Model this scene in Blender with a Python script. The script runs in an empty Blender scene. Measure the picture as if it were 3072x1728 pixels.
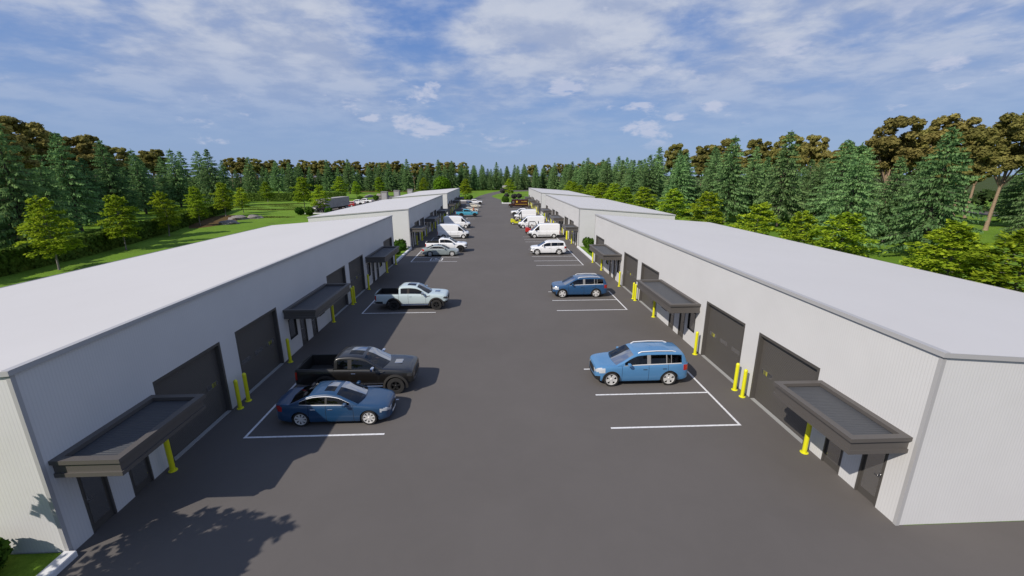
import bpy, math, random
from mathutils import Vector, Matrix, noise
R = math.radians
SC = bpy.context.scene
COL = SC.collection
rnd = random.Random(11)

# ------------------------------------------------------------------ helpers
class MB:
    """collects faces and links them as ONE mesh object"""
    def __init__(s):
        s.v = []; s.f = []; s.m = []; s.k = {}
    def vert(s, p):
        key = (round(p[0], 4), round(p[1], 4), round(p[2], 4))
        i = s.k.get(key)
        if i is None:
            i = len(s.v); s.v.append(tuple(p)); s.k[key] = i
        return i
    def face(s, pts, mi=0):
        """welded face"""
        ids = []
        for p in pts:
            i = s.vert(p)
            if i not in ids: ids.append(i)
        if len(ids) > 2:
            s.f.append(ids); s.m.append(mi)
    def raw(s, pts, mi=0):
        n = len(s.v); s.v.extend(pts); s.f.append(list(range(n, n + len(pts)))); s.m.append(mi)
    def add(s, vs, fs, mi=0):
        n = len(s.v); s.v.extend([tuple(v) for v in vs])
        for f in fs: s.f.append([i + n for i in f]); s.m.append(mi)
    def box(s, x0, x1, y0, y1, z0, z1, mi=0, b=0.0):
        if x0 > x1: x0, x1 = x1, x0
        if y0 > y1: y0, y1 = y1, y0
        if z0 > z1: z0, z1 = z1, z0
        if b <= 0:
            vs = [(x, y, z) for z in (z0, z1) for y in (y0, y1) for x in (x0, x1)]
            s.add(vs, [(0, 2, 3, 1), (4, 5, 7, 6), (0, 1, 5, 4), (2, 6, 7, 3), (0, 4, 6, 2), (1, 3, 7, 5)], mi)
            return
        vs = []; idx = {}
        X = (x0, x1); Y = (y0, y1); Z = (z0, z1); sg = (1, -1)
        for i in (0, 1):
            for j in (0, 1):
                for k in (0, 1):
                    for ax in range(3):
                        p = [X[i] + sg[i] * b, Y[j] + sg[j] * b, Z[k] + sg[k] * b]
                        p[ax] = (X[i], Y[j], Z[k])[ax]
                        idx[(i, j, k, ax)] = len(vs); vs.append(p)
        fs = []
        for a in (0, 1):
            q = [(0, 0), (1, 0), (1, 1), (0, 1)]
            fx = [idx[(a, j, k, 0)] for j, k in q]; fy = [idx[(i, a, k, 1)] for i, k in q]; fz = [idx[(i, j, a, 2)] for i, j in q]
            fs += [fx if a else fx[::-1], fy[::-1] if a else fy, fz if a else fz[::-1]]
        for a in (0, 1):
            for c in (0, 1):
                e = [idx[(0, a, c, 1)], idx[(1, a, c, 1)], idx[(1, a, c, 2)], idx[(0, a, c, 2)]]; fs.append(e if a != c else e[::-1])
                e = [idx[(a, 0, c, 0)], idx[(a, 1, c, 0)], idx[(a, 1, c, 2)], idx[(a, 0, c, 2)]]; fs.append(e if a == c else e[::-1])
                e = [idx[(a, c, 0, 0)], idx[(a, c, 1, 0)], idx[(a, c, 1, 1)], idx[(a, c, 0, 1)]]; fs.append(e if a != c else e[::-1])
                for d in (0, 1):
                    t = [idx[(a, c, d, 0)], idx[(a, c, d, 1)], idx[(a, c, d, 2)]]
                    fs.append(t if (a + c + d) % 2 == 1 else t[::-1])
        s.add(vs, fs, mi)
    def tube(s, pts, radii, n=8, mi=0, cap=True):
        rings = []
        up = Vector((0, 0, 1))
        prev = None
        for i, p in enumerate(pts):
            p = Vector(p)
            d = Vector(pts[min(i + 1, len(pts) - 1)]) - Vector(pts[max(i - 1, 0)])
            d.normalize()
            a = d.cross(up if abs(d.z) < .95 else Vector((1, 0, 0))); a.normalize()
            if prev is not None and a.dot(prev) < 0: a = -a
            prev = a
            b = d.cross(a)
            r = radii[i] if hasattr(radii, '__len__') else radii
            rings.append([tuple(p + (a * math.cos(t) + b * math.sin(t)) * r) for t in [2 * math.pi * k / n for k in range(n)]])
        base = len(s.v)
        for r_ in rings: s.v.extend(r_)
        for i in range(len(rings) - 1):
            for k in range(n):
                k2 = (k + 1) % n
                s.f.append([base + i * n + k, base + i * n + k2, base + (i + 1) * n + k2, base + (i + 1) * n + k]); s.m.append(mi)
        if cap:
            s.f.append([base + k for k in range(n)][::-1]); s.m.append(mi)
            s.f.append([base + (len(rings) - 1) * n + k for k in range(n)]); s.m.append(mi)
    def lathe(s, prof, n=24, mi=0, M=None):
        """profile (radius, height) about local z; M places it"""
        M = M or Matrix()
        base = len(s.v)
        for r, z in prof:
            for k in range(n):
                t = 2 * math.pi * k / n
                s.v.append(tuple(M @ Vector((r * math.cos(t), r * math.sin(t), z))))
        for i in range(len(prof) - 1):
            for k in range(n):
                k2 = (k + 1) % n
                s.f.append([base + i * n + k, base + i * n + k2, base + (i + 1) * n + k2, base + (i + 1) * n + k]); s.m.append(mi)
    def prism(s, poly, y0, y1, mi=0):
        """polygon in x,z extruded along y"""
        n = len(poly)
        vs = [(x, y0, z) for x, z in poly] + [(x, y1, z) for x, z in poly]
        fs = [list(range(n)), list(range(2 * n - 1, n - 1, -1))] + [[i, i + n, (i + 1) % n + n, (i + 1) % n] for i in range(n)]
        s.add(vs, fs, mi)
    def build(s, name, mats, parent=None, smooth=None, flip=False):
        me = bpy.data.meshes.new(name)
        me.from_pydata(s.v, [], s.f)
        if not isinstance(mats, (list, tuple)): mats = [mats]
        for m in mats: me.materials.append(m)
        me.polygons.foreach_set('material_index', s.m)
        if smooth is not None:
            me.polygons.foreach_set('use_smooth', [True] * len(s.f))
            if smooth < 180: me.set_sharp_from_angle(angle=R(smooth))
        me.update()
        o = bpy.data.objects.new(name, me); COL.objects.link(o)
        if parent: o.parent = parent
        return o

def tag(o, label=None, cat=None, group=None, kind=None):
    if label: o['label'] = label
    if cat: o['category'] = cat
    if group: o['group'] = group
    if kind: o['kind'] = kind
    return o
def thing(name, label, cat, loc=(0, 0, 0), rz=0, group=None):
    o = bpy.data.objects.new(name, None); COL.objects.link(o)
    o.location = loc; o.rotation_euler = (0, 0, rz); o.empty_display_size = .3
    return tag(o, label, cat, group)
def kids(o): return list(KIDS.get(o.name, []))
KIDS = {}
def reg_children():
    KIDS.clear()
    for o in bpy.data.objects:
        if o.parent: KIDS.setdefault(o.parent.name, []).append(o)
def copy_tree(o, parent=None, swap=None):
    c = o.copy(); COL.objects.link(c)
    if parent: c.parent = parent
    if swap and c.type == 'MESH':
        for sl in c.material_slots:
            if sl.material and sl.material.name in swap:
                m = swap[sl.material.name]; sl.link = 'OBJECT'; sl.material = m
    for ch in kids(o): copy_tree(ch, c, swap)
    return c

# ------------------------------------------------------------------ materials
def mat(name, col, rough=.6, metal=0., coat=0., spec=.5):
    m = bpy.data.materials.new(name); m.use_nodes = True
    b = m.node_tree.nodes['Principled BSDF']
    b.inputs['Base Color'].default_value = (*col, 1); b.inputs['Roughness'].default_value = rough
    b.inputs['Metallic'].default_value = metal; b.inputs['Coat Weight'].default_value = coat
    b.inputs['Coat Roughness'].default_value = .04; b.inputs['Specular IOR Level'].default_value = spec
    return m
def nodes(m): return m.node_tree.nodes, m.node_tree.links, m.node_tree.nodes['Principled BSDF']
def noise_col(m, stops, scale, detail=4., rough=.6, vec=None, dist=0.):
    N, L, b = nodes(m)
    t = N.new('ShaderNodeTexNoise'); t.inputs['Scale'].default_value = scale; t.inputs['Detail'].default_value = detail
    t.inputs['Roughness'].default_value = rough; t.inputs['Distortion'].default_value = dist
    g = N.new('ShaderNodeNewGeometry'); L.new(vec or g.outputs['Position'], t.inputs['Vector'])
    r = N.new('ShaderNodeValToRGB')
    while len(r.color_ramp.elements) < len(stops): r.color_ramp.elements.new(.5)
    for e, (p, c) in zip(r.color_ramp.elements, stops): e.position = p; e.color = (*c, 1)
    L.new(t.outputs['Fac'], r.inputs['Fac'])
    return t, r
def rgb_mix(m, a, bb, fac, mode='MIX'):
    N, L, b = nodes(m)
    x = N.new('ShaderNodeMix'); x.data_type = 'RGBA'; x.blend_type = mode
    for sock, v in ((x.inputs[6], a), (x.inputs[7], bb), (x.inputs[0], fac)):
        if hasattr(v, 'links'): L.new(v, sock)
        elif isinstance(v, tuple): sock.default_value = (*v, 1)
        else: sock.default_value = v
    return x.outputs[2]
def bump(m, h, strength=.3, dist=.02):
    N, L, b = nodes(m)
    n = N.new('ShaderNodeBump'); n.inputs['Strength'].default_value = strength; n.inputs['Distance'].default_value = dist
    L.new(h, n.inputs['Height']); L.new(n.outputs['Normal'], b.inputs['Normal'])
def stripe(m, axis_expr, period, duty):
    """0/1 groove mask across a coordinate: axis_expr = weights on x,y,z"""
    N, L, b = nodes(m)
    tc = N.new('ShaderNodeTexCoord')
    d = N.new('ShaderNodeVectorMath'); d.operation = 'DOT_PRODUCT'; L.new(tc.outputs['Object'], d.inputs[0]); d.inputs[1].default_value = axis_expr
    mo = N.new('ShaderNodeMath'); mo.operation = 'PINGPONG'; L.new(d.outputs['Value'], mo.inputs[0]); mo.inputs[1].default_value = period / 2
    mr = N.new('ShaderNodeMapRange'); mr.interpolation_type = 'SMOOTHSTEP'
    mr.inputs['From Min'].default_value = 0; mr.inputs['From Max'].default_value = period * duty
    L.new(mo.outputs[0], mr.inputs['Value'])
    return mr.outputs['Result']

M = {}
# asphalt
m = M['asphalt'] = mat('asphalt', (.1, .1, .1), .88, spec=.25)
t, r = noise_col(m, [(.3, (.096, .087, .081)), (.7, (.110, .100, .094))], .09, 5)
t2, r2 = noise_col(m, [(.25, (.78, .78, .78)), (.75, (1.2, 1.2, 1.2))], 60., 2)
t3, r3 = noise_col(m, [(.42, (1, 1, 1)), (.62, (.9, .9, .9))], .55, 6, .7, dist=.8)
c = rgb_mix(m, r.outputs[0], r2.outputs[0], .5, 'MULTIPLY'); c = rgb_mix(m, c, r3.outputs[0], .35, 'MULTIPLY')
nodes(m)[1].new(c, nodes(m)[2].inputs['Base Color']); bump(m, t2.outputs['Fac'], .2, .01)
# lawn
m = M['lawn'] = mat('lawn', (.1, .2, .02), .95, spec=.1)
t, r = noise_col(m, [(.3, (.095, .178, .018)), (.7, (.160, .268, .032))], .05, 4)
t2, r2 = noise_col(m, [(.3, (.5, .55, .45)), (.72, (1.35, 1.3, 1.2))], 5., 8, .75)
t3, r3 = noise_col(m, [(.52, (1, 1, 1)), (.72, (.72, .66, .9))], .22, 5, .65, dist=.5)
c = rgb_mix(m, r.outputs[0], r2.outputs[0], .75, 'MULTIPLY'); c = rgb_mix(m, c, r3.outputs[0], .8, 'MULTIPLY')
nodes(m)[1].new(c, nodes(m)[2].inputs['Base Color']); bump(m, t2.outputs['Fac'], .8, .12)
# soil
m = M['soil'] = mat('soil', (.07, .045, .02), .95, spec=.1)
t, r = noise_col(m, [(.3, (.05, .03, .012)), (.7, (.13, .085, .03))], 1.2, 7, .7)
nodes(m)[1].new(r.outputs[0], nodes(m)[2].inputs['Base Color']); bump(m, t.outputs['Fac'], .7, .1)
# ribbed wall metal
m = M['wall'] = mat('ribbed_white_metal', (.58, .575, .575), .5, spec=.35)
s_ = stripe(m, (1, 1, 0), .09, .28)
t, r = noise_col(m, [(.25, (.96, .96, .96)), (.75, (1.03, 1.03, 1.03))], .5, 4)
c = rgb_mix(m, (.538, .532, .527), (.570, .564, .558), s_); c = rgb_mix(m, c, r.outputs[0], 1., 'MULTIPLY')
nodes(m)[1].new(c, nodes(m)[2].inputs['Base Color']); bump(m, s_, .13, .01)
m = M['roofing'] = mat('white_roof_membrane', (.42, .415, .42), .55, spec=.3)
t, r = noise_col(m, [(.3, (.500, .484, .468)), (.75, (.530, .514, .498))], .12, 6, .65)
nodes(m)[1].new(r.outputs[0], nodes(m)[2].inputs['Base Color'])
M['trim'] = mat('grey_flashing', (.36, .355, .355), .5)
M['dark'] = mat('dark_door_paint', (.066, .060, .054), .55)
m = M['overhead'] = mat('ribbed_overhead_door', (.078, .071, .064), .55)
s_ = stripe(m, (0, 0, 1), .06, .3); bump(m, s_, .8, .012)
m = M['deck'] = mat('ribbed_canopy_deck', (.055, .058, .064), .5)
s_ = stripe(m, (0, 1, 0), .09, .3); bump(m, s_, .8, .015)
M['bronze'] = mat('dark_bronze_metal', (.084, .076, .070), .5)
M['sill'] = mat('pale_concrete_sill', (.28, .28, .27), .8)
M['mirror_glass'] = mat('dark_mirror_glass', (.50, .49, .48), .05, metal=.9)
M['steel'] = mat('brushed_steel', (.5, .5, .5), .3, metal=1)
M['yellow'] = mat('safety_yellow', (.62, .60, .012), .42)
M['white_line'] = mat('white_road_paint', (.62, .62, .62), .75)
t, r = noise_col(M['white_line'], [(.35, (.46, .46, .46)), (.55, (.64, .64, .65))], 9., 6, .7)
nodes(M['white_line'])[1].new(r.outputs[0], nodes(M['white_line'])[2].inputs['Base Color'])
m = M['kerb'] = mat('white_kerb_stone', (.52, .52, .53), .8)
t, r = noise_col(m, [(.3, (.52, .52, .53)), (.7, (.66, .66, .66))], 3., 5); nodes(m)[1].new(r.outputs[0], nodes(m)[2].inputs['Base Color'])
m = M['concrete'] = mat('weathered_concrete', (.2, .19, .185), .9)
t, r = noise_col(m, [(.3, (.19, .18, .175)), (.7, (.29, .28, .265))], .9, 8, .7); nodes(m)[1].new(r.outputs[0], nodes(m)[2].inputs['Base Color'])
m = M['rock'] = mat('boulder_rock', (.2, .18, .17), .9)
t, r = noise_col(m, [(.3, (.11, .10, .095)), (.7, (.26, .23, .21))], 1.5, 8, .7); nodes(m)[1].new(r.outputs[0], nodes(m)[2].inputs['Base Color']); bump(m, t.outputs['Fac'], .8, .2)
# vehicle materials
def paint(name, col, rough=.32, metal=.0):
    m = mat(name, col, rough, metal, coat=.8)
    return m
PAINTS = {'blue': (.010, .044, .105), 'sky_blue': (.062, .180, .345), 'navy': (.014, .062, .150), 'white': (.74, .74, .74), 'pale_grey': (.43, .51, .52),
          'black': (.008, .007, .006), 'turquoise': (.055, .29, .40), 'sage': (.21, .245, .245), 'cream': (.62, .57, .45), 'red': (.36, .02, .02), 'brown': (.045, .012, .006)}
for k, c in PAINTS.items(): M['paint_' + k] = paint('paint_' + k, c)
M['paint'] = M['paint_blue']
M['rubber'] = mat('tyre_rubber', (.016, .015, .014), .85)
M['alloy'] = mat('silver_alloy', (.60, .59, .57), .4, metal=.25)
M['dark_alloy'] = mat('dark_alloy', (.03, .03, .03), .4, metal=.5)
M['plastic'] = mat('black_plastic', (.010, .010, .010), .6)
M['pillar_grey'] = mat('grey_pillar', (.20, .198, .195), .5)
M['bronze_plastic'] = mat('flare_plastic', (.017, .015, .013), .75)
M['satin_trim'] = mat('satin_bright_trim', (.68, .68, .68), .35, metal=.3)
M['seam'] = mat('panel_gap', (.004, .004, .004), .9)
M['chrome'] = mat('chrome', (.75, .75, .76), .12, metal=1)
M['lamp'] = mat('clear_headlamp', (.6, .62, .64), .1, metal=.35, coat=1)
M['smoked_lamp'] = mat('smoked_headlamp', (.05, .05, .052), .12, metal=.3, coat=1)
M['red_lamp'] = mat('red_tail_lamp', (.36, .012, .012), .15, coat=1)
M['interior'] = mat('cabin_trim', (.02, .019, .018), .8)
M['seat'] = mat('seat_cloth', (.05, .045, .042), .85)
M['gold'] = mat('gold_lettering', (.60, .40, .03), .5)
M['cab_black'] = mat('truck_cab_black', (.012, .012, .014), .3, coat=.6)
m = M['container_grey'] = mat('weathered_trailer_side', (.3, .29, .28), .8)
t, r = noise_col(m, [(.3, (.25, .24, .23)), (.7, (.36, .345, .33))], .7, 8, .7); nodes(m)[1].new(r.outputs[0], nodes(m)[2].inputs['Base Color'])
M['fork_red'] = mat('forklift_red', (.42, .02, .015), .4, coat=.3)
M['fork_yellow'] = mat('forklift_yellow', (.55, .55, .02), .4, coat=.3)
def glass(name, tint, gl=.04):
    m = bpy.data.materials.new(name); m.use_nodes = True
    N, L = m.node_tree.nodes, m.node_tree.links
    N.remove(N['Principled BSDF'])
    tr = N.new('ShaderNodeBsdfTransparent'); tr.inputs[0].default_value = (*tint, 1)
    g = N.new('ShaderNodeBsdfGlossy'); g.inputs['Roughness'].default_value = .02; g.inputs['Color'].default_value = (.55, .55, .55, 1)
    fr = N.new('ShaderNodeFresnel'); fr.inputs['IOR'].default_value = 1.45
    ad = N.new('ShaderNodeMath'); ad.operation = 'ADD'; L.new(fr.outputs[0], ad.inputs[0]); ad.inputs[1].default_value = gl
    mx = N.new('ShaderNodeMixShader'); L.new(ad.outputs[0], mx.inputs[0]); L.new(tr.outputs[0], mx.inputs[1]); L.new(g.outputs[0], mx.inputs[2])
    L.new(mx.outputs[0], N['Material Output'].inputs['Surface'])
    return m
M['glass'] = glass('tinted_window', (.22, .24, .26))
M['glass_clear'] = glass('windscreen', (.42, .45, .48), .07)
# foliage
def foliage(name, c0, c1, scale=1.4, trans=.3, warm=None):
    m = bpy.data.materials.new(name); m.use_nodes = True
    N, L = m.node_tree.nodes, m.node_tree.links
    N.remove(N['Principled BSDF'])
    g = N.new('ShaderNodeNewGeometry'); oi = N.new('ShaderNodeObjectInfo')
    t = N.new('ShaderNodeTexNoise'); t.inputs['Scale'].default_value = scale; t.inputs['Detail'].default_value = 3
    L.new(g.outputs['Position'], t.inputs['Vector'])
    mr = N.new('ShaderNodeMapRange'); mr.inputs['From Min'].default_value = .33; mr.inputs['From Max'].default_value = .67
    L.new(t.outputs['Fac'], mr.inputs['Value'])
    mx = N.new('ShaderNodeMix'); mx.data_type = 'RGBA'; mx.inputs[6].default_value = (*c0, 1); mx.inputs[7].default_value = (*c1, 1); L.new(mr.outputs[0], mx.inputs[0])
    hs = N.new('ShaderNodeHueSaturation'); L.new(mx.outputs[2], hs.inputs['Color'])
    v = N.new('ShaderNodeMapRange'); v.inputs['To Min'].default_value = .78; v.inputs['To Max'].default_value = 1.22; L.new(oi.outputs['Random'], v.inputs['Value'])
    L.new(v.outputs[0], hs.inputs['Value'])
    wn = N.new('ShaderNodeTexWhiteNoise'); wn.noise_dimensions = '1D'; L.new(oi.outputs['Random'], wn.inputs['W'])
    hv = N.new('ShaderNodeMapRange'); hv.inputs['To Min'].default_value = .488; hv.inputs['To Max'].default_value = .512; L.new(wn.outputs['Value'], hv.inputs['Value']); L.new(hv.outputs[0], hs.inputs['Hue'])
    d = N.new('ShaderNodeBsdfDiffuse'); L.new(hs.outputs[0], d.inputs['Color'])
    tl = N.new('ShaderNodeBsdfTranslucent'); L.new(hs.outputs[0], tl.inputs['Color'])
    ms = N.new('ShaderNodeMixShader'); ms.inputs[0].default_value = trans; L.new(d.outputs[0], ms.inputs[1]); L.new(tl.outputs[0], ms.inputs[2])
    L.new(ms.outputs[0], N['Material Output'].inputs['Surface'])
    return m
M['needles'] = foliage('conifer_needles', (.090, .172, .066), (.250, .395, .150), 1.1, .38)
M['olive'] = foliage('olive_brown_leaves', (.140, .130, .036), (.325, .296, .092), .8, .38)
M['maple'] = foliage('yellow_green_leaves', (.155, .265, .018), (.41, .53, .040), 1.6, .45)
M['shrub'] = foliage('shrub_leaves', (.030, .075, .010), (.075, .150, .022), 3., .25)
M['bright_shrub'] = foliage('light_shrub_leaves', (.09, .17, .012), (.17, .28, .03), 3., .3)
M['dark_shrub'] = foliage('dark_purple_leaves', (.035, .034, .038), (.085, .078, .082), 3., .25)
M['hedge'] = foliage('hedge_leaves', (.080, .135, .024), (.165, .24, .045), 1.5, .35)
M['undergrowth'] = foliage('undergrowth_leaves', (.020, .040, .014), (.055, .085, .026), .5, .2)
M['tuft'] = foliage('dry_tall_grass', (.075, .10, .022), (.15, .165, .04), 1., .3)
M['willow'] = foliage('light_green_fronds', (.08, .17, .012), (.16, .29, .025), 2., .35)
def bark(name, c0, c1):
    m = mat(name, c0, .9, spec=.15)
    t, r = noise_col(m, [(.3, c0), (.7, c1)], 4., 5, .7); nodes(m)[1].new(r.outputs[0], nodes(m)[2].inputs['Base Color']); return m
M['bark_dark'] = bark('grey_brown_bark', (.055, .045, .040), (.12, .10, .09))
M['bark_pale'] = bark('pale_tan_bark', (.20, .14, .09), (.34, .25, .17))
M['bark_grey'] = bark('smooth_grey_bark', (.12, .11, .10), (.24, .22, .20))
# people
for k, c in {'skin': (.45, .24, .16), 'shirt_white': (.6, .58, .55), 'shirt_orange': (.5, .12, .04), 'shirt_dark': (.02, .022, .03), 'shirt_tan': (.5, .36, .27), 'trousers_dark': (.02, .02, .025),
             'trousers_tan': (.28, .2, .13), 'shoe': (.02, .018, .016), 'hair': (.03, .02, .012), 'cap_white': (.6, .6, .6)}.items(): M[k] = mat(k, c, .8)

# ------------------------------------------------------------------ the setting
def sheet(name, poly, z, m, kind='structure'):
    b = MB(); b.raw([(x, y, z) for x, y in poly]); return tag(b.build(name, m), kind=kind)
def strip_sheet(name, left, right, z, m):
    b = MB()
    for i in range(len(left) - 1):
        b.face([(*left[i], z), (*right[i], z), (*right[i + 1], z), (*left[i + 1], z)])
    return tag(b.build(name, m), kind='structure')
sheet('lawn', [(-1600, -1600), (1600, -1600), (1600, 1600), (-1600, 1600)], -.008, M['lawn'])
b = MB()
for x0, x1, y0, y1 in [(-11.9, 11.9, -25, 9.7), (11.9, 70, -25, 9.7), (-11.9, 11.9, 9.7, 149.6), (-11.9, 2.6, 149.6, 165), (-50, -11.9, 147.2, 165), (-51, -27, 114.5, 147.2), (-51, -27, 165, 205)]:
    b.face([(x0, y0, 0), (x1, y0, 0), (x1, y1, 0), (x0, y1, 0)])
tag(b.build('parking_lot', M['asphalt']), kind='structure')
strip_sheet('road', [(-8.9, 165), (-8.9, 178), (-8, 192), (-6.8, 208), (-4.7, 222), (-1, 245), (3.9, 266), (14, 278), (40, 290), (90, 293)],
            [(2.6, 165), (2.67, 174), (.6, 186), (-1.1, 197), (-1, 206), (1, 220), (4.5, 236), (11, 252), (40, 271), (90, 274)], 0, M['asphalt'])
strip_sheet('cross_road', [(-70, 318), (0, 326), (100, 320)], [(-70, 308), (0, 314), (100, 308)], 0, M['asphalt'])
strip_sheet('side_road', [(118, 90), (128, 128), (140, 170)], [(126, 88), (138, 126), (150, 168)], 0, M['asphalt'])
m = M['forest_floor'] = mat('forest_floor', (.03, .05, .015), .95, spec=.1)
t, r = noise_col(m, [(.3, (.022, .040, .010)), (.7, (.070, .085, .022))], .3, 7, .7); nodes(m)[1].new(r.outputs[0], nodes(m)[2].inputs['Base Color'])
sheet('forest_floor', [(-1500, 280), (-70, 276), (-20, 300), (120, 300), (200, 120), (1500, 300), (1500, 1500), (-1500, 1500)], -.004, M['forest_floor'])
sheet('forest_floor', [(-70, 40), (-78, 78), (-98, 112), (-128, 170), (-170, 240), (-300, 276), (-1500, 276), (-1500, 40)], -.004, M['forest_floor'])
# mulch beds
def blob(cx, cy, rx, ry, rot, n=22, seed=0):
    r_ = random.Random(seed); out = []
    for i in range(n):
        t = 2 * math.pi * i / n; k = 1 + r_.uniform(-.16, .16)
        x, y = rx * k * math.cos(t), ry * k * math.sin(t)
        out.append((cx + x * math.cos(rot) - y * math.sin(rot), cy + x * math.sin(rot) + y * math.cos(rot)))
    return out
for i, a in enumerate([(-63.5, 99, 4.6, 14, .35), (-52, 36, 3, 8, 0), (-66, 262, 24, 8, 0), (-20, 248, 12, 3, .1)]):
    sheet('soil', blob(*a, seed=i), -.003, M['soil'])
# kerbs and grass strips
def kerb(boxes, name='kerb'):
    k = MB()
    for a in boxes: k.box(*a, b=.02)
    return tag(k.build(name, M['kerb']), kind='structure')
kerb([(-11.78, -11.44, -8, 9.70, -.02, .17)])
for s in (-1, 1):
    for k in (0, 1):
        kerb([(s * 11.48, s * 11.78, 48.97 + 48.87 * k, 58.48 + 48.87 * k, -.02, .2)])
kerb([(-27, -8.9, 165, 165.35, -.02, .42)]); kerb([(2.6, 2.9, 149.95, 153, -.02, .35), (2.6, 12.5, 149.6, 149.95, -.02, .35)])
kerb([(-51, -41, 114.1, 114.5, -.02, .25)])
def strip(x0, x1, y0, y1, z=.12):
    g = MB(); g.box(x0, x1, y0, y1, -.02, z); return tag(g.build('grass_strip', M['lawn']), kind='structure')
strip(-40, -11.78, -8, 9.68)
for s in (-1, 1):
    for k in (0, 1): strip(s * 11.78, s * 25, 49.02 + 48.87 * k, 58.5 + 48.87 * k)
strip(-27, -8.95, 165.35, 180); strip(2.9, 12, 149.95, 160)
# parking bays
def bays(s, ys, x0, x1):
    g = MB(); w = .05; z = .004
    def q(xa, xb, ya, yb): g.raw([(xa, ya, z), (xb, ya, z), (xb, yb, z), (xa, yb, z)])
    q(s * (x1 - w), s * (x1 + w), ys[0] - w, ys[-1] + w)
    for y in ys: q(s * x0, s * (x1 - w), y - w, y + w)
    return g
def symbol(g, cx, cy, h=.68):
    """wheelchair symbol in its square, drawn as flat strokes"""
    z = .004; t = .07
    def stroke(pts, w=t):
        for (xa, ya), (xb, yb) in zip(pts[:-1], pts[1:]):
            d = Vector((xb - xa, yb - ya, 0)); d.normalize(); n = Vector((-d.y, d.x, 0)) * w / 2; e = d * w / 2 * .9
            A, B = Vector((xa, ya, 0)) - e, Vector((xb, yb, 0)) + e
            g.raw([(cx + (A + n).x, cy + (A + n).y, z + .0004 * len(g.f) % .003), (cx + (A - n).x, cy + (A - n).y, z + .0004 * len(g.f) % .003),
                   (cx + (B - n).x, cy + (B - n).y, z + .0004 * len(g.f) % .003), (cx + (B + n).x, cy + (B + n).y, z + .0004 * len(g.f) % .003)])
    stroke([(-h, -h), (h, -h), (h, h), (-h, h), (-h, -h)], .11)
    stroke([(-.12, .34), (-.12, -.02), (.2, -.02), (.34, -.36), (.46, -.33)], .09)
    stroke([(-.12, .18), (.14, .18)], .07)
    stroke([(.0 + .3 * math.cos(a) - .1, -.18 + .3 * math.sin(a)) for a in [R(120 + 24 * i) for i in range(10)]], .07)
    stroke([(-.12 + .08 * math.cos(a), .46 + .08 * math.sin(a)) for a in [R(45 * i) for i in range(9)]], .08)
P = 48.87
for s in (-1, 1):
    x0, x1 = (4.5, 9.93) if s < 0 else (4.62, 9.98)
    for k in range(3):
        grp = [[14.95, 17.63, 20.33], [30.3, 32.93, 35.57]]
        if k < 2: grp.append([49.4, 52.1, 54.85, 57.5] if s < 0 else [46.6, 49.23, 52.0, 54.7, 57.45])
        for j, ys in enumerate(grp):
            g = bays(s, [y + P * k for y in ys], x0, x1)
            if s < 0 and j == 2: symbol(g, -7.1, 50.75 + P * k)
            tag(g.build('parking_lines', M['white_line']), kind='structure')

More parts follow.
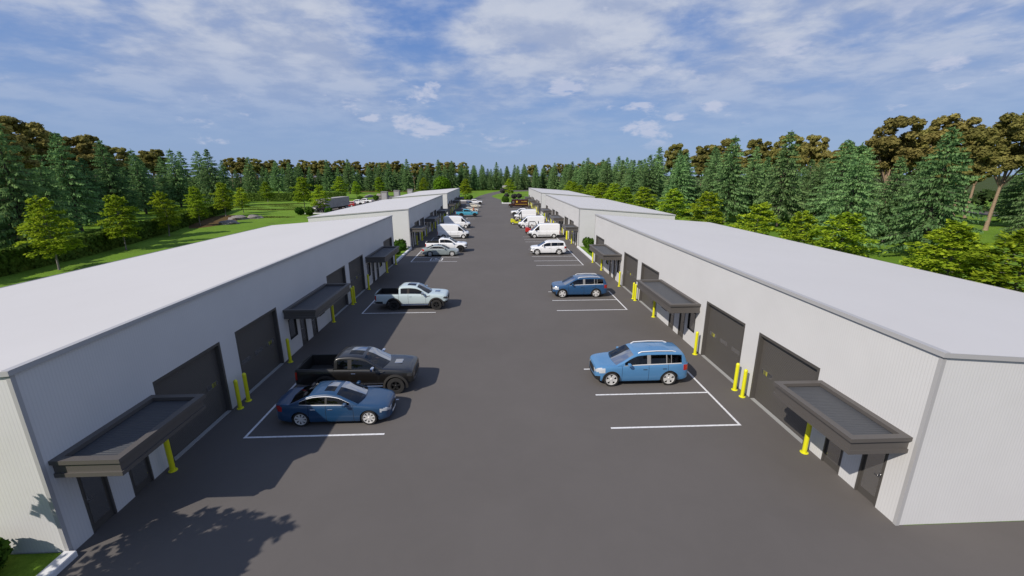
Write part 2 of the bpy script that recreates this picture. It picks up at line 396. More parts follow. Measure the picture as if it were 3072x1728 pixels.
# ------------------------------------------------------------------ warehouses
XF, LEN, DEP, H0, H1, YB = 11.67, 39.25, 13.5, 5.4, 4.36, 9.72
OH = [(13.5, 17.1), (18.2, 21.88), (28.9, 32.57), (33.5, 37.2), (44.45, 48.12)]
DOORS = [(10.42, 11.2), (11.88, 12.66), (24.27, 25.03), (25.8, 26.55), (39.6, 40.35), (41.1, 41.87)]
WINS = [(22.94, 23.85), (27.02, 27.93), (38.2, 39.1), (42.32, 43.22)]
CANS = [(9.9, 13.33), (22.5, 28.4), (37.87, 43.8)]
def rel(l): return [(a - YB, c - YB) for a, c in l]
def warehouse(s, label):
    root = thing('warehouse', label, 'warehouse', (s * XF, YB, 0), 0, 'long white metal warehouses facing the lot')
    X = lambda d: s * d
    w = MB()
    ops = [(a, c, 0, 3.2) for a, c in rel(OH)] + [(a, c, 0, 2.12) for a, c in rel(DOORS)] + [(a, c, .9, 2.1) for a, c in rel(WINS)]
    ys = sorted({0, LEN, *[o[0] for o in ops], *[o[1] for o in ops]}); zs = [0, .9, 2.1, 2.12, 3.2, H0]
    for i in range(len(ys) - 1):
        for j in range(len(zs) - 1):
            cy, cz = (ys[i] + ys[i + 1]) / 2, (zs[j] + zs[j + 1]) / 2
            if any(o[0] < cy < o[1] and o[2] < cz < o[3] for o in ops): continue
            w.face([(0, ys[i], zs[j]), (0, ys[i + 1], zs[j]), (0, ys[i + 1], zs[j + 1]), (0, ys[i], zs[j + 1])])
    for y in (0, LEN): w.face([(0, y, 0), (X(DEP), y, 0), (X(DEP), y, H1), (0, y, H0)])
    w.face([(X(DEP), 0, 0), (X(DEP), LEN, 0), (X(DEP), LEN, H1), (X(DEP), 0, H1)])
    w.build('wall', M['wall'], root)
    # roof slab and flashings
    r_ = MB(); o_ = .05; sl = (H0 - H1) / DEP
    za, zb = H0 + .03 + sl * o_, H1 + .03 - sl * o_
    p = [(X(-o_), -o_, za), (X(DEP + o_), -o_, zb), (X(DEP + o_), LEN + o_, zb), (X(-o_), LEN + o_, za)]
    q = [(x, y, z + .05) for x, y, z in p]
    r_.face(q)
    for i in range(4): r_.face([p[i], p[(i + 1) % 4], q[(i + 1) % 4], q[i]])
    rf = r_.build('roof', M['roofing'], root)
    f = MB()
    f.box(X(-.075), X(-.052), -.075, LEN + .075, H0 - .03, H0 + .095)
    f.box(X(-.075), X(.1), -.05, LEN + .05, H0 + .095, H0 + .105)
    for y0, y1 in ((-.075, -.052), (LEN + .052, LEN + .075)):
        f.add([(X(-.05), y0, H0 - .03), (X(DEP + .05), y0, H1 - .03), (X(DEP + .05), y0, H1 + .1), (X(-.05), y0, H0 + .1),
               (X(-.05), y1, H0 - .03), (X(DEP + .05), y1, H1 - .03), (X(DEP + .05), y1, H1 + .1), (X(-.05), y1, H0 + .1)],
              [(0, 1, 2, 3), (4, 5, 6, 7), (0, 1, 5, 4), (3, 2, 6, 7), (0, 3, 7, 4), (1, 2, 6, 5)])
    f.box(X(DEP + .052), X(DEP + .075), -.07, LEN + .07, H1 - .1, H1 + .1)
    f.build('flashing', M['trim'], rf)
    for y0 in (0, LEN):
        c = MB(); d = -1 if y0 == 0 else 1
        c.box(X(-.02), X(-.003), y0 + d * .02, y0 - d * .085, 0, H0 - .02); c.box(X(-.02), X(.085), y0 + d * .003, y0 + d * .02, 0, H0 - .031)
        c.build('corner_trim', M['trim'], root)
    # overhead doors
    for a, c in rel(OH):
        d = MB(); d.face([(X(.17), a, 0), (X(.17), c, 0), (X(.17), c, 3.2), (X(.17), a, 3.2)])
        dr = d.build('overhead_door', M['overhead'], root)
        j = MB(); t = .11
        j.box(X(-.012), X(.165), a - .002, a + t, 0, 3.2 - t); j.box(X(-.012), X(.165), c + .002, c - t, 0, 3.2 - t); j.box(X(-.012), X(.165), a - .002, c + .002, 3.2 - t, 3.202)
        j.build('door_frame', M['dark'], dr)
        mid = (a + c) / 2
        for e in (-1.13, 0, 1.13):
            g = MB(); g.box(X(.150), X(.168), mid + e - .36, mid + e + .36, 1.41, 1.6)
            fr = g.build('window', M['mirror_glass'], dr)
        si = MB(); si.box(X(-.03), X(.14), a + t + .01, c - t - .01, -.01, .03); si.build('threshold', M['sill'], dr)
    for i, (a, c) in enumerate(rel(DOORS)):
        d = MB(); d.box(X(.05), X(.09), a + .055, c - .055, .02, 2.06)
        d.box(X(.05), X(.09), a, c, 0, .0195)
        dr = d.build('entry_door', M['dark'], root)
        j = MB(); j.box(X(-.015), X(.1), a, a + .05, .02, 2.12); j.box(X(-.015), X(.1), c - .05, c, .02, 2.12); j.box(X(-.015), X(.1), a + .05, c - .05, 2.065, 2.12)
        j.build('door_frame', M['seam'] if i > 9 else M['dark'], dr)
        h = MB(); h.box(X(.02), X(.05), a + .10, a + .16, .96, 1.1, b=.005); h.box(X(-.03), X(.02), a + .12, a + .145, 1.03, 1.055); h.box(X(-.045), X(-.03), a + .12, a + .26, 1.03, 1.055, b=.004)
        h.build('door_handle', M['steel'], dr)
        if True:
            g = MB(); g.box(X(.040), X(.0495), a + .13, c - .13, .25, 1.98); g.build('door_glass', M['mirror_glass'], dr)
    for a, c in rel(WINS):
        g = MB(); g.box(X(.05), X(.06), a + .04, c - .04, .94, 2.06); gw = g.build('window', M['mirror_glass'], root)
        j = MB(); j.box(X(-.015), X(.07), a, a + .04, .9, 2.1); j.box(X(-.015), X(.07), c - .04, c, .9, 2.1); j.box(X(-.015), X(.07), a + .04, c - .04, .9, .94); j.box(X(-.015), X(.07), a + .04, c - .04, 2.06, 2.1)
        j.build('window_frame', M['seam'], gw)
    for a, c in rel(CANS):
        k = MB(); D = 1.78; t = .2
        # top rim, recessed fascia, bottom ledge
        def ring(off, z0, z1, th):
            k.box(X(-.004), X(-D + off), a + off, a + off + th, z0, z1); k.box(X(-.004), X(-D + off), c - off - th, c - off, z0, z1)
            k.box(X(-D + off), X(-D + off + th), a + off + th, c - off - th, z0, z1); k.box(X(-.004), X(-.004 - th), a + off + th, c - off - th, z0, z1)
        ring(0, 2.70, 2.82, t); ring(.07, 2.42, 2.699, .08); ring(.03, 2.30, 2.419, .16)
        k.box(X(-.2), X(-D + .2), a + .2, c - .2, 2.34, 2.36)
        ca = k.build('canopy', M['bronze'], root)
        dk = MB(); dk.box(X(-.2), X(-D + .2), a + t, c - t, 2.66, 2.69); dk.build('canopy_deck', M['deck'], ca)
    return root
side = {-1: 'left', 1: 'right'}
pos = ['nearest', 'middle', 'farthest']
WL = {(-1, 0): 'long white ribbed warehouse nearest on the left, its door front in shade', (-1, 1): 'white warehouse in the middle of the left row, with low shed roof',
      (-1, 2): 'far white warehouse ending the left row by the curving road', (1, 0): 'long white ribbed warehouse nearest on the right, its door front in sun',
      (1, 1): 'white warehouse in the middle of the right row, behind the white vans', (1, 2): 'far white warehouse ending the right row behind the brown delivery van'}
base = {s: warehouse(s, WL[(s, 0)]) for s in (-1, 1)}
reg_children()
for s in (-1, 1):
    for k in (1, 2):
        c = copy_tree(base[s]); c.location.y = YB + P * k; c['label'] = WL[(s, k)]
# bollards
def bollard():
    r_ = thing('bollard', '', 'bollard', group='yellow bollards guarding the overhead doors')
    g = MB(); g.lathe([(.0, .012), (.082, .012), (.082, 1.3), (.0, 1.3)], 16); g.build('post', M['yellow'], r_, 40)
    g = MB(); g.lathe([(.086, 1.27), (.086, 1.3), (.075, 1.35), (.045, 1.385), (0, 1.395)], 16); g.build('cap', M['yellow'], r_, 50)
    g = MB(); g.lathe([(.0, 0), (.14, 0), (.14, .02), (.125, .028), (0.083, .03)], 16); g.build('base_plate', M['yellow'], r_, 40)
    return r_
proto = bollard(); reg_children()
BY = [(13.1, 'near', 'first'), (17.17, 'far', 'first'), (17.82, 'near', 'second'), (21.95, 'far', 'second'), (28.5, 'near', 'third'), (32.62, 'far', 'third'), (33.12, 'near', 'fourth'), (37.15, 'far', 'fourth'), (43.9, 'near', 'last'), (48.02, 'far', 'last')]
first = True
for k in range(3):
    for s in (-1, 1):
        for y, e, n in BY:
            o = proto if first else copy_tree(proto); first = False
            o.location = (s * 11.36, y + P * k, 0)
            o['label'] = f"yellow bollard at the {e} side of the {n} overhead door, {pos[k]} {side[s]} warehouse"

# ------------------------------------------------------------------ vehicles
def curve(pts):
    """monotone cubic through (x, y) pairs"""
    pts = sorted(pts); n = len(pts)
    h = [pts[i + 1][0] - pts[i][0] for i in range(n - 1)]; d = [(pts[i + 1][1] - pts[i][1]) / h[i] for i in range(n - 1)]
    t = [d[0]] + [0 if d[i - 1] * d[i] <= 0 else 2 * d[i - 1] * d[i] / (d[i - 1] + d[i]) for i in range(1, n - 1)] + [d[-1]]
    def f(x):
        if x <= pts[0][0]: return pts[0][1]
        if x >= pts[-1][0]: return pts[-1][1]
        i = 0
        while x > pts[i + 1][0]: i += 1
        s = (x - pts[i][0]) / h[i]
        return ((2 * s ** 3 - 3 * s * s + 1) * pts[i][1] + (s ** 3 - 2 * s * s + s) * h[i] * t[i] + (-2 * s ** 3 + 3 * s * s) * pts[i + 1][1] + (s ** 3 - s * s) * h[i] * t[i + 1])
    return f
def lin(pts):
    pts = sorted(pts)
    def f(x):
        if x <= pts[0][0]: return pts[0][1]
        for (a, b_), (c, d) in zip(pts[:-1], pts[1:]):
            if x <= c: return b_ + (d - b_) * (x - a) / (c - a)
        return pts[-1][1]
    return f
PROF = curve([(0, .945), (.10, .978), (.3, .997), (.5, 1.0), (.72, .992), (.88, .972), (.96, .952), (1, .93)])
ROT_Y = Matrix.Rotation(R(-90), 4, 'X')
def wheel(root, x, y, s, rad, wid, style):
    """tyre, rim and hub; y = outer face"""
    Mx = Matrix.Translation((x, y, rad)) @ Matrix.Rotation(R(-90) * s, 4, 'X')     # local z points outwards
    rr_ = rad * style.get('rim', .68)
    t = MB()
    t.lathe([(rr_, -wid), (rad * .95, -wid), (rad, -wid + .03), (rad, -.03), (rad * .955, -.004), (rr_ + .012, .0), (rr_, -.012), (rr_ * .97, -.05)], 32, 0, Mx)
    h = MB(); h.lathe([(0, -wid * .55), (rr_ * .97, -wid * .55), (rr_ * .97, -.05)], 24, 0, Mx)
    w = h.build('wheel', M['seam'], root, 40)
    t.build('tyre', M['rubber'], w, 40)
    r = MB()
    r.lathe([(rr_ * .985, -.06), (rr_ * .985, -.012), (rr_ * .90, -.012), (rr_ * .88, -.05)], 32, 0, Mx)
    n = style['n']; sw = style['w'] * rr_
    if n:
        r.lathe([(0, -.012), (rr_ * .17, -.012), (rr_ * .24, -.03), (rr_ * .24, -.06)], 20, 0, Mx)
        for k in range(n):
            a = 2 * math.pi * k / n + .3; A = Mx @ Matrix.Rotation(a, 4, 'Z')
            k0, k1 = style.get('k', (1., 1.))
            pr = [(rr_ * .15, sw * k0), (rr_ * .55, sw * (k0 + k1) / 2), (rr_ * .92, sw * k1)]
            lo = [A @ Vector((q, -w_, -.022 - .012 * (q < rr_ * .5))) for q, w_ in pr] + [A @ Vector((q, w_, -.022)) for q, w_ in pr[::-1]]
            hi = [v - (A.to_3x3() @ Vector((0, 0, .035))) for v in lo]
            nn = len(lo)
            r.add([*lo, *hi], [list(range(nn)), list(range(nn, 2 * nn))] + [[i, (i + 1) % nn, (i + 1) % nn + nn, i + nn] for i in range(nn)])
    else:
        r.lathe([(0, .0), (rr_ * .3, -.005), (rr_ * .45, -.03), (rr_ * .8, -.02), (rr_ * .9, -.012)], 28, 0, Mx)
    r.build('rim', M[style['mat']], w, 35)
def arch_ring(root, x, z, rad, W_, th, wid, m, s, a0=-8, a1=188):
    g = MB(); n = 22; pts = []
    for i in range(n + 1):
        a = R(a0 + (a1 - a0) * i / n); c_, s_ = math.cos(a), math.sin(a)
        yo = s * W_
        pts.append([(x + rad * c_, yo - s * .03, z + rad * s_), (x + rad * c_, yo + s * th, z + rad * s_), (x + (rad + wid) * c_, yo + s * th * .75, z + (rad + wid) * s_), (x + (rad + wid) * c_, yo - s * .03, z + (rad + wid) * s_)])
    for A, B in zip(pts[:-1], pts[1:]):
        for j in range(4): g.face([A[j], B[j], B[(j + 1) % 4], A[(j + 1) % 4]])
    return g.build('wheel_arch', m, root, 50)
def vehicle(name, S):
    root = thing(name, '', S['cat'])
    xr, xf = S['x']; W0 = S['W']; ax = S['axles']; wr = S['wr']; ar = S['ar']
    deck, plan, bot = curve(S['deck']), curve(S['plan']), lin(S['bot'])
    gr, gf = S['gh']                                        # greenhouse ends
    seams = S['seams']; wins = S['wins']
    st = {xr, xf, gr, gf}
    n = int((xf - xr) / .07)
    st |= {xr + (xf - xr) * i / n for i in range(n + 1)}
    for e in (xr, xf):
        sg = 1 if e == xr else -1
        st |= {e + sg * q for q in (.015, .035, .06, .1)}
    for c in seams: st |= {c - .008, c + .008}
    for a, c in wins: st |= {a, c}
    for a in ax:
        for k in range(19): st.add(a + ar * math.cos(R(k * 10)))
    for q in S.get('xs', []): st.add(q)
    keep = set([xr, xf, gr, gf, *[c + e for c in seams for e in (-.008, .008)], *[q for w_ in wins for q in w_], *S.get('xs', [])])
    xs = []
    for q in sorted(st):
        if xr - 1e-6 <= q <= xf + 1e-6:
            if xs and q - xs[-1] < .01:
                if q in keep and xs[-1] not in keep: xs[-1] = q
                elif q not in keep: continue
                else: xs.append(q)
            else: xs.append(q)
    U = [0, .06, .16, .28, .40, .52, .62, .72, .81, .89, .95, 1.0]
    def zarch(x):
        z = bot(x)
        for a in ax:
            if abs(x - a) < ar: z = max(z, wr + math.sqrt(max(ar * ar - (x - a) ** 2, 0)) * S.get('ak', 1.0))
        return z
    zs0 = S['sill']
    def section(x):
        w, zt, zb = plan(x), deck(x), zarch(x); lo = min(bot(x), zs0)
        out = []
        for u in U:
            z = lo + u * (zt - lo); z = max(z, min(zb, zt - .02 * (1 - u)))
            uu = (z - lo) / (zt - lo)
            out.append((w * PROF(uu), z))
        yt = out[-1][0]; cr = S.get('crown', .035)
        out += [(yt * .95, zt + cr * .35), (yt * .80, zt + cr * .7), (yt * .45, zt + cr * .93), (0, zt + cr)]
        return out
    nu = len(U)
    sec = [section(x) for x in xs]
    P_ = {}
    def part(k):
        if k not in P_: P_[k] = MB()
        return P_[k]
    doors = S['doors']
    for i in range(len(xs) - 1):
        xm = (xs[i] + xs[i + 1]) / 2
        A, B = sec[i], sec[i + 1]
        inseam = any(abs(xm - c) < .008 for c in seams)
        for j in range(len(A) - 1):
            ym, zm = (A[j][0] + B[j + 1][0]) / 2, (A[j][1] + B[j + 1][1] + A[j + 1][1] + B[j][1]) / 4
            for s in (1, -1):
                if j < nu - 1:
                    key = 'body'
                    if inseam: key = 'seam'
                    else:
                        for di, (a, c) in enumerate(doors):
                            if a < xm < c and j >= 1: key = ('door', di, s)
                        for nm, pred in S['side']:
                            if pred(xm, ym, zm): key = nm if isinstance(nm, str) and nm in ('body', 'seam') else (nm, s)
                else:
                    if gr < xm < gf and j >= nu - 1 and not S.get('solid'): continue
                    if S.get('bed') and S['bed'][0] < xm < S['bed'][1]: continue
                    key = 'hood' if xm > gf else ('trunk_lid' if S.get('trunk') and xm < gr else 'body')
                    if xm > gf and abs(xm - (xf - .14)) < .0: key = 'seam'
                part(key).face([(xs[i], s * A[j][0], A[j][1]), (xs[i + 1], s * B[j][0], B[j][1]), (xs[i + 1], s * B[j + 1][0], B[j + 1][1]), (xs[i], s * A[j + 1][0], A[j + 1][1])])
    # end caps
    for e, x, sgn in ((0, xr, -1), (-1, xf, 1)):
        A = sec[e]; C = S['cap_y']
        for j in range(len(A) - 1):
            cols = sorted({-1., 1., 0., *C, *[-q for q in C]})
            for q0, q1 in zip(cols[:-1], cols[1:]):
                zc = (A[j][1] + A[j + 1][1]) / 2; yc = abs(q0 + q1) / 2 * A[j][0]
                key = 'body'
                for nm, pred in S['front' if sgn > 0 else 'rear']:
                    if pred(yc, zc): key = nm if nm == 'body' else ((nm, 1 if q0 + q1 > 0 else -1) if nm in ('headlight', 'tail_light') else (nm, 'cap', sgn))
                bz = .045 * sgn * S.get('bulge', 1)
                def pt(q, J): return (x + bz * (1 - q * q), q * A[J][0], A[J][1])
                part(key).face([pt(q0, j), pt(q1, j), pt(q1, j + 1), pt(q0, j + 1)])
    # greenhouse
    rf = curve(S['roof']); hb = S['gh_top']
    T = S.get('T', [0, .08, .3, .55, .86, .93, 1.0])
    gx = [x for x in xs if gr - 1e-6 <= x <= gf + 1e-6]
    xwt, xrt = S['xwt'], S['xrt']; tum = S['tumble']; bow = S.get('bow', .12)
    def gsec(x):
        zb = deck(x); zr = max(rf(x), zb + .004); yb = plan(x) * PROF(1.0) * .985
        dz = min(.06, (zr - zb) * .35); ze = zr - dz
        out = []
        for t in T:
            z = zb + t * (ze - zb); h = (z - zb)
            y = yb - tum * h - tum * .25 * h * h
            out.append((y, z))
        ye = out[-1][0]
        out += [(ye * .965, ze + dz * .55), (ye * .88, ze + dz * .92), (ye * .6, zr + hb * .4), (ye * .3, zr + hb * .8), (0, zr + hb)]
        return out
    nt = len(T)
    gs = [gsec(x) for x in gx]
    def xb(x, y, yb, j):
        if j < nt: return x
        k = 0
        if x > xwt: k = min(1, (x - xwt) / max(gf - xwt, .01))
        k2 = min(1, max(0, (xrt - x) / max(xrt - gr, .01))) if x < xrt else 0
        q = 1 - min(1, (y / max(yb, .01)) ** 2)
        return x + bow * q * k - bow * .5 * q * k2
    w0, w1 = min(a for a, c in wins), max(c for a, c in wins)
    for i in range(len(gx) - 1):
        xm = (gx[i] + gx[i + 1]) / 2; A, B = gs[i], gs[i + 1]
        ybA, ybB = A[nt - 1][0], B[nt - 1][0]
        for j in range(len(A) - 1):
            for s in (1, -1):
                key = 'roof'
                if j < nt - 1:
                    if 1 <= j <= 3:
                        for wi, (a, c) in enumerate(wins):
                            if a < xm < c: key = ('side_window', wi, s)
                        if key == 'roof' and w0 < xm < w1 and S.get('pillar'): key = ('window_pillar', s, sum(xm > a for a, c in wins))
                    elif S.get('trim') and j in S['trim'] and w0 - .03 < xm < w1 + .05: key = ('window_trim', s)
                else:
                    if xm > xwt: key = 'windshield' if j >= nt + 1 else 'roof'
                    elif xm < xrt and S.get('rearglass', True): key = 'rear_window' if j >= nt + 1 else 'roof'
                    sr = S.get('sunroof')
                    if sr and sr[0] < xm < sr[1] and j >= nt + 2: key = 'sunroof'
                part(key).face([(xb(gx[i], A[j][0], ybA, j), s * A[j][0], A[j][1]), (xb(gx[i + 1], B[j][0], ybB, j), s * B[j][0], B[j][1]),
                                (xb(gx[i + 1], B[j + 1][0], ybB, j + 1), s * B[j + 1][0], B[j + 1][1]), (xb(gx[i], A[j + 1][0], ybA, j + 1), s * A[j + 1][0], A[j + 1][1])])
    # rear wall of the greenhouse when it is upright
    A = gs[0]
    if S.get('upright', True):
        for j in range(len(A) - 1):
            key = 'rear_window' if S['reargl'] and 1 <= j <= nt - 2 else 'roof'
            part(key).face([(gr, -A[j][0], A[j][1]), (gr, A[j][0], A[j][1]), (gr, A[j + 1][0], A[j + 1][1]), (gr, -A[j + 1][0], A[j + 1][1])])
    pm = M['paint']
    mats = {'body': pm, 'hood': pm, 'trunk_lid': pm, 'roof': pm, 'seam': M['seam'], 'windshield': M['glass_clear'], 'rear_window': M['glass'], 'sunroof': M['glass']}
    sub = {'door': pm, 'side_window': M['glass'], 'window_trim': M[S.get('trim_mat', 'satin_trim')], 'window_pillar': M[S.get('pillar', 'plastic')], 'headlight': M[S.get('lamp', 'lamp')], 'tail_light': M['red_lamp'],
           'grille': M['plastic'], 'bumper': M['plastic'], 'number_plate': M['kerb'], 'cladding': M['plastic'], 'bumper_bar': M['chrome']}
    made = {}
    for k, g in P_.items():
        nm = k if isinstance(k, str) else k[0]
        made[k] = g.build({'seam': 'panel_gap'}.get(nm, nm), mats.get(nm) or sub[nm], root, 42)
    # handles
    for k, o in list(made.items()):
        if isinstance(k, tuple) and k[0] == 'door' and S.get('handles'):
            a, c = doors[k[1]]; s = k[2]; hx = a + .17; hz = deck(hx) - S['handles'][1]
            h = MB(); y = plan(hx) * PROF(.86) * s
            h.box(hx - .10, hx + .10, y - .01, y + s * .03, hz - .016, hz + .016, b=.008); h.build('handle', M[S['handles'][0]], o)
    # mirrors
    mx, mz, my = S['mirror']
    for s in (1, -1):
        g = MB(); g.box(mx - .09, mx + .06, s * my, s * (my + S.get('mw', .2)), mz - .07, mz + S.get('mh', .07), b=.03); g.box(mx - .03, mx + .03, s * (my - .12), s * (my + .02), mz - .06, mz - .02)
        g.build('wing_mirror', M[S.get('mirror_mat', 'paint')] if S.get('mirror_mat') else pm, root, 30)
    # underbody with wheel wells
    g = MB(); zb = min(q for _, q in S['bot'])
    g.box(xr + .18, xf - .18, -W0 * .60, W0 * .60, zb + .02, zs0 + .32)
    g.box(ax[1] + ar * .9, ax[0] - ar * .9, -W0 * .9, W0 * .9, zb + .03, zs0 + .2)
    for a in ax:
        for s in (1, -1):
            n = 14; rr_ = ar + .02
            for i in range(n):
                t0, t1 = R(180 * i / n), R(180 * (i + 1) / n)
                p0, p1 = (a + rr_ * math.cos(t0), wr + rr_ * math.sin(t0) * S.get('ak', 1)), (a + rr_ * math.cos(t1), wr + rr_ * math.sin(t1) * S.get('ak', 1))
                g.raw([(p0[0], s * W0 * .5, p0[1]), (p1[0], s * W0 * .5, p1[1]), (p1[0], s * W0 * .965, p1[1]), (p0[0], s * W0 * .965, p0[1])])
    g.build('underbody', M['seam'], root)
    # cabin: floor tub, dashboard and seats
    g = MB(); zbelt = deck((gr + gf) / 2); yi = W0 * .80
    cr_, cf_ = S.get('cabin', (gr + .35, gf - .05))
    g.box(cr_, cf_, -yi, yi, zs0 + .2, zs0 + .24); g.box(cf_ - .38, cf_ - .02, -yi, yi, zbelt - .3, zbelt - .03, b=.03); g.box(cr_ - .05, cr_, -yi, yi, zs0 + .2, zbelt - .02)
    for s in (1, -1): g.box(cr_, cf_, s * yi, s * (yi + .02), zs0 + .2, zbelt - .03)
    if S.get('parcel'): g.box(gr + .08, cr_, -yi, yi, zbelt - .06, zbelt - .03)
    g.build('dashboard', M['interior'], root)
    for sx in S['seats']:
        for s in ((1, -1) if sx == S['seats'][0] else (0,)):
            g = MB(); hw = .25 if s else yi * .85; cy = s * W0 * .40; z = S['seat_z']
            g.box(sx - .22, sx + .28, cy - hw, cy + hw, z - .14, z, b=.04)
            vs = [(sx - .34, z - .05), (sx - .20, z - .05), (sx - .30, z + .58), (sx - .42, z + .58)]
            g.prism(vs, cy - hw, cy + hw)
            for hy in ((cy,) if s else (-.4, .4)): g.box(sx - .44, sx - .33, hy - .13, hy + .13, z + .6, z + .78, b=.03)
            g.build('seat', M['seat'], root)
    for a in ax:
        for s in (1, -1): wheel(root, a, s * S['wy'], s, wr, S['ww'], S['wheel'])
    return root

SEDAN = dict(cat='car', x=(-2.44, 2.18), W=.88, axles=(1.38, -1.38), wr=.325, ar=.365, sill=.20, wy=.855, ww=.21,
    deck=[(2.18, .60), (2.12, .68), (2.0, .73), (1.6, .80), (1.1, .86), (.8, .90), (.2, .915), (-.8, .93), (-1.5, .965), (-2.1, .965), (-2.34, .94), (-2.44, .88)],
    plan=[(2.18, .56), (2.15, .63), (2.05, .72), (1.85, .80), (1.4, .865), (.6, .88), (-.8, .88), (-1.6, .865), (-2.1, .80), (-2.3, .72), (-2.4, .63), (-2.44, .56)],
    bot=[(2.18, .24), (1.9, .19), (-1.8, .20), (-2.44, .30)],
    gh=(-1.78, .92), roof=[(.92, .91), (.5, 1.12), (.1, 1.285), (-.35, 1.345), (-.8, 1.325), (-1.15, 1.24), (-1.5, 1.09), (-1.78, .97)], gh_top=.03, xwt=.08, xrt=-1.0, tumble=.42, bow=.16,
    wins=[(-1.38, -1.12), (-1.09, -.36), (-.28, .62)], pillar='plastic', trim=(0, 4), seams=[-1.02, -.32, .78], doors=[(-1.012, -.328), (-.312, .772)], trunk=True, upright=False, reargl=False,
    side=[('tail_light', lambda x, y, z: x < -2.12 and .70 < z < .90), ('headlight', lambda x, y, z: x > 1.86 and .57 < z < .70)], cap_y=[.3, .5, .7],
    front=[('headlight', lambda y, z: y > .38 and z > .50), ('grille', lambda y, z: y < .30 and z > .36), ('number_plate', lambda y, z: y < .26 and .28 < z < .36)],
    rear=[('tail_light', lambda y, z: y > .36 and .68 < z < .86), ('number_plate', lambda y, z: y < .28 and .55 < z < .68)],
    handles=('chrome', .155), mirror=(.50, 1.0, .86), sunroof=(-.5, -.08), seats=[.0, -.85], seat_z=.52, cabin=(-1.2, .80), parcel=True, wheel=dict(n=8, w=.13, k=(.8, 1.35), mat='alloy', rim=.77))
SUV = dict(cat='car', T=[0, .09, .32, .6, .92, .96, 1.0], x=(-2.36, 2.16), W=.945, axles=(1.41, -1.41), wr=.37, ar=.415, sill=.27, wy=.925, ww=.23,
    deck=[(2.16, .78), (2.12, .87), (2.0, .94), (1.6, 1.0), (1.1, 1.04), (.4, 1.06), (-1., 1.095), (-2.1, 1.12), (-2.36, 1.10)],
    plan=[(2.16, .66), (2.13, .73), (2.02, .82), (1.8, .89), (1.3, .935), (.5, .945), (-1.6, .945), (-2.1, .91), (-2.28, .85), (-2.36, .76)],
    bot=[(2.16, .34), (1.9, .27), (-1.9, .28), (-2.36, .40)],
    gh=(-2.26, 1.14), roof=[(1.14, 1.06), (.8, 1.26), (.4, 1.50), (.1, 1.61), (-.6, 1.655), (-1.5, 1.65), (-2.06, 1.61), (-2.18, 1.45), (-2.27, 1.16)], gh_top=.025, xwt=.30, xrt=-2.04, tumble=.24, bow=.14,
    wins=[(-2.0, -1.50), (-1.47, -1.28), (-1.23, -.48), (-.30, .78)], pillar='pillar_grey', trim=(0,), seams=[-1.33, -.38, .92], doors=[(-1.322, -.388), (-.372, .912)], upright=False, reargl=False,
    side=[('tail_light', lambda x, y, z: x < -2.06 and .80 < z < 1.08), ('headlight', lambda x, y, z: x > 1.74 and .72 < z < .95), ('bumper', lambda x, y, z: x > 1.98 and z < .50)], cap_y=[.3, .5, .72],
    front=[('headlight', lambda y, z: y > .48 and z > .70), ('grille', lambda y, z: y < .45 and z > .56), ('bumper', lambda y, z: z < .47)],
    rear=[('tail_light', lambda y, z: y > .5 and .78 < z < 1.05), ('number_plate', lambda y, z: y < .3 and .75 < z < .9), ('bumper', lambda y, z: z < .5)],
    handles=('plastic', .2), mirror=(.62, 1.17, .93), seats=[.1, -.85], seat_z=.68, cabin=(-1.9, 1.0), wheel=dict(n=5, w=.19, k=(1.1, 1.5), mat='alloy', rim=.76))
PICKUP = dict(cat='pickup truck', lamp='smoked_lamp', x=(-2.98, 2.42), W=.965, axles=(1.60, -1.60), wr=.405, ar=.49, sill=.50, wy=.985, ww=.29, crown=.05,
    deck=[(2.42, .90), (2.38, 1.02), (2.25, 1.10), (1.8, 1.16), (1.2, 1.20), (.8, 1.22), (-1.2, 1.24), (-2.8, 1.26), (-2.98, 1.25)],
    plan=[(2.42, .76), (2.38, .84), (2.2, .91), (1.8, .955), (1., .965), (-2.6, .965), (-2.9, .955), (-2.98, .93)],
    bot=[(2.42, .56), (2.1, .50), (-2.1, .50), (-2.98, .58)],
    gh=(-1.20, 1.02), roof=[(1.02, 1.22), (.7, 1.42), (.3, 1.68), (.0, 1.775), (-.5, 1.815), (-.9, 1.80), (-1.12, 1.74), (-1.2, 1.62)], gh_top=.035, xwt=.20, xrt=-1.19, tumble=.28, bow=.16,
    wins=[(-1.06, -.58), (-.40, .68)], pillar='bronze_plastic', seams=[-1.22, -.50, .82], doors=[(-.492, .812)], upright=True, reargl=True, rearglass=False, bed=(-2.93, -1.2),
    side=[('tail_light', lambda x, y, z: x < -2.86 and .84 < z < 1.16), ('headlight', lambda x, y, z: x > 2.16 and .86 < z < 1.02), ('bumper', lambda x, y, z: (x < -2.45 and z < .68) or (x > 2.08 and z < .70))], cap_y=[.3, .5, .74],
    front=[('grille', lambda y, z: y < .56 and .70 < z), ('headlight', lambda y, z: y >= .56 and .84 < z < 1.0), ('bumper', lambda y, z: z < .62), ('bumper_bar', lambda y, z: .62 < z < .70 and y < .7)],
    rear=[('tail_light', lambda y, z: y > .72 and .80 < z < 1.15), ('bumper', lambda y, z: z < .68)],
    handles=('chrome', .17), mirror=(.62, 1.32, .96), mirror_mat='chrome', mw=.24, mh=.10, sunroof=(-.62, .02), seats=[.05, -.72], seat_z=.82, cabin=(-1.17, .92), wheel=dict(n=5, w=.15, k=(1.2, 1.0), mat='dark_alloy', rim=.58))
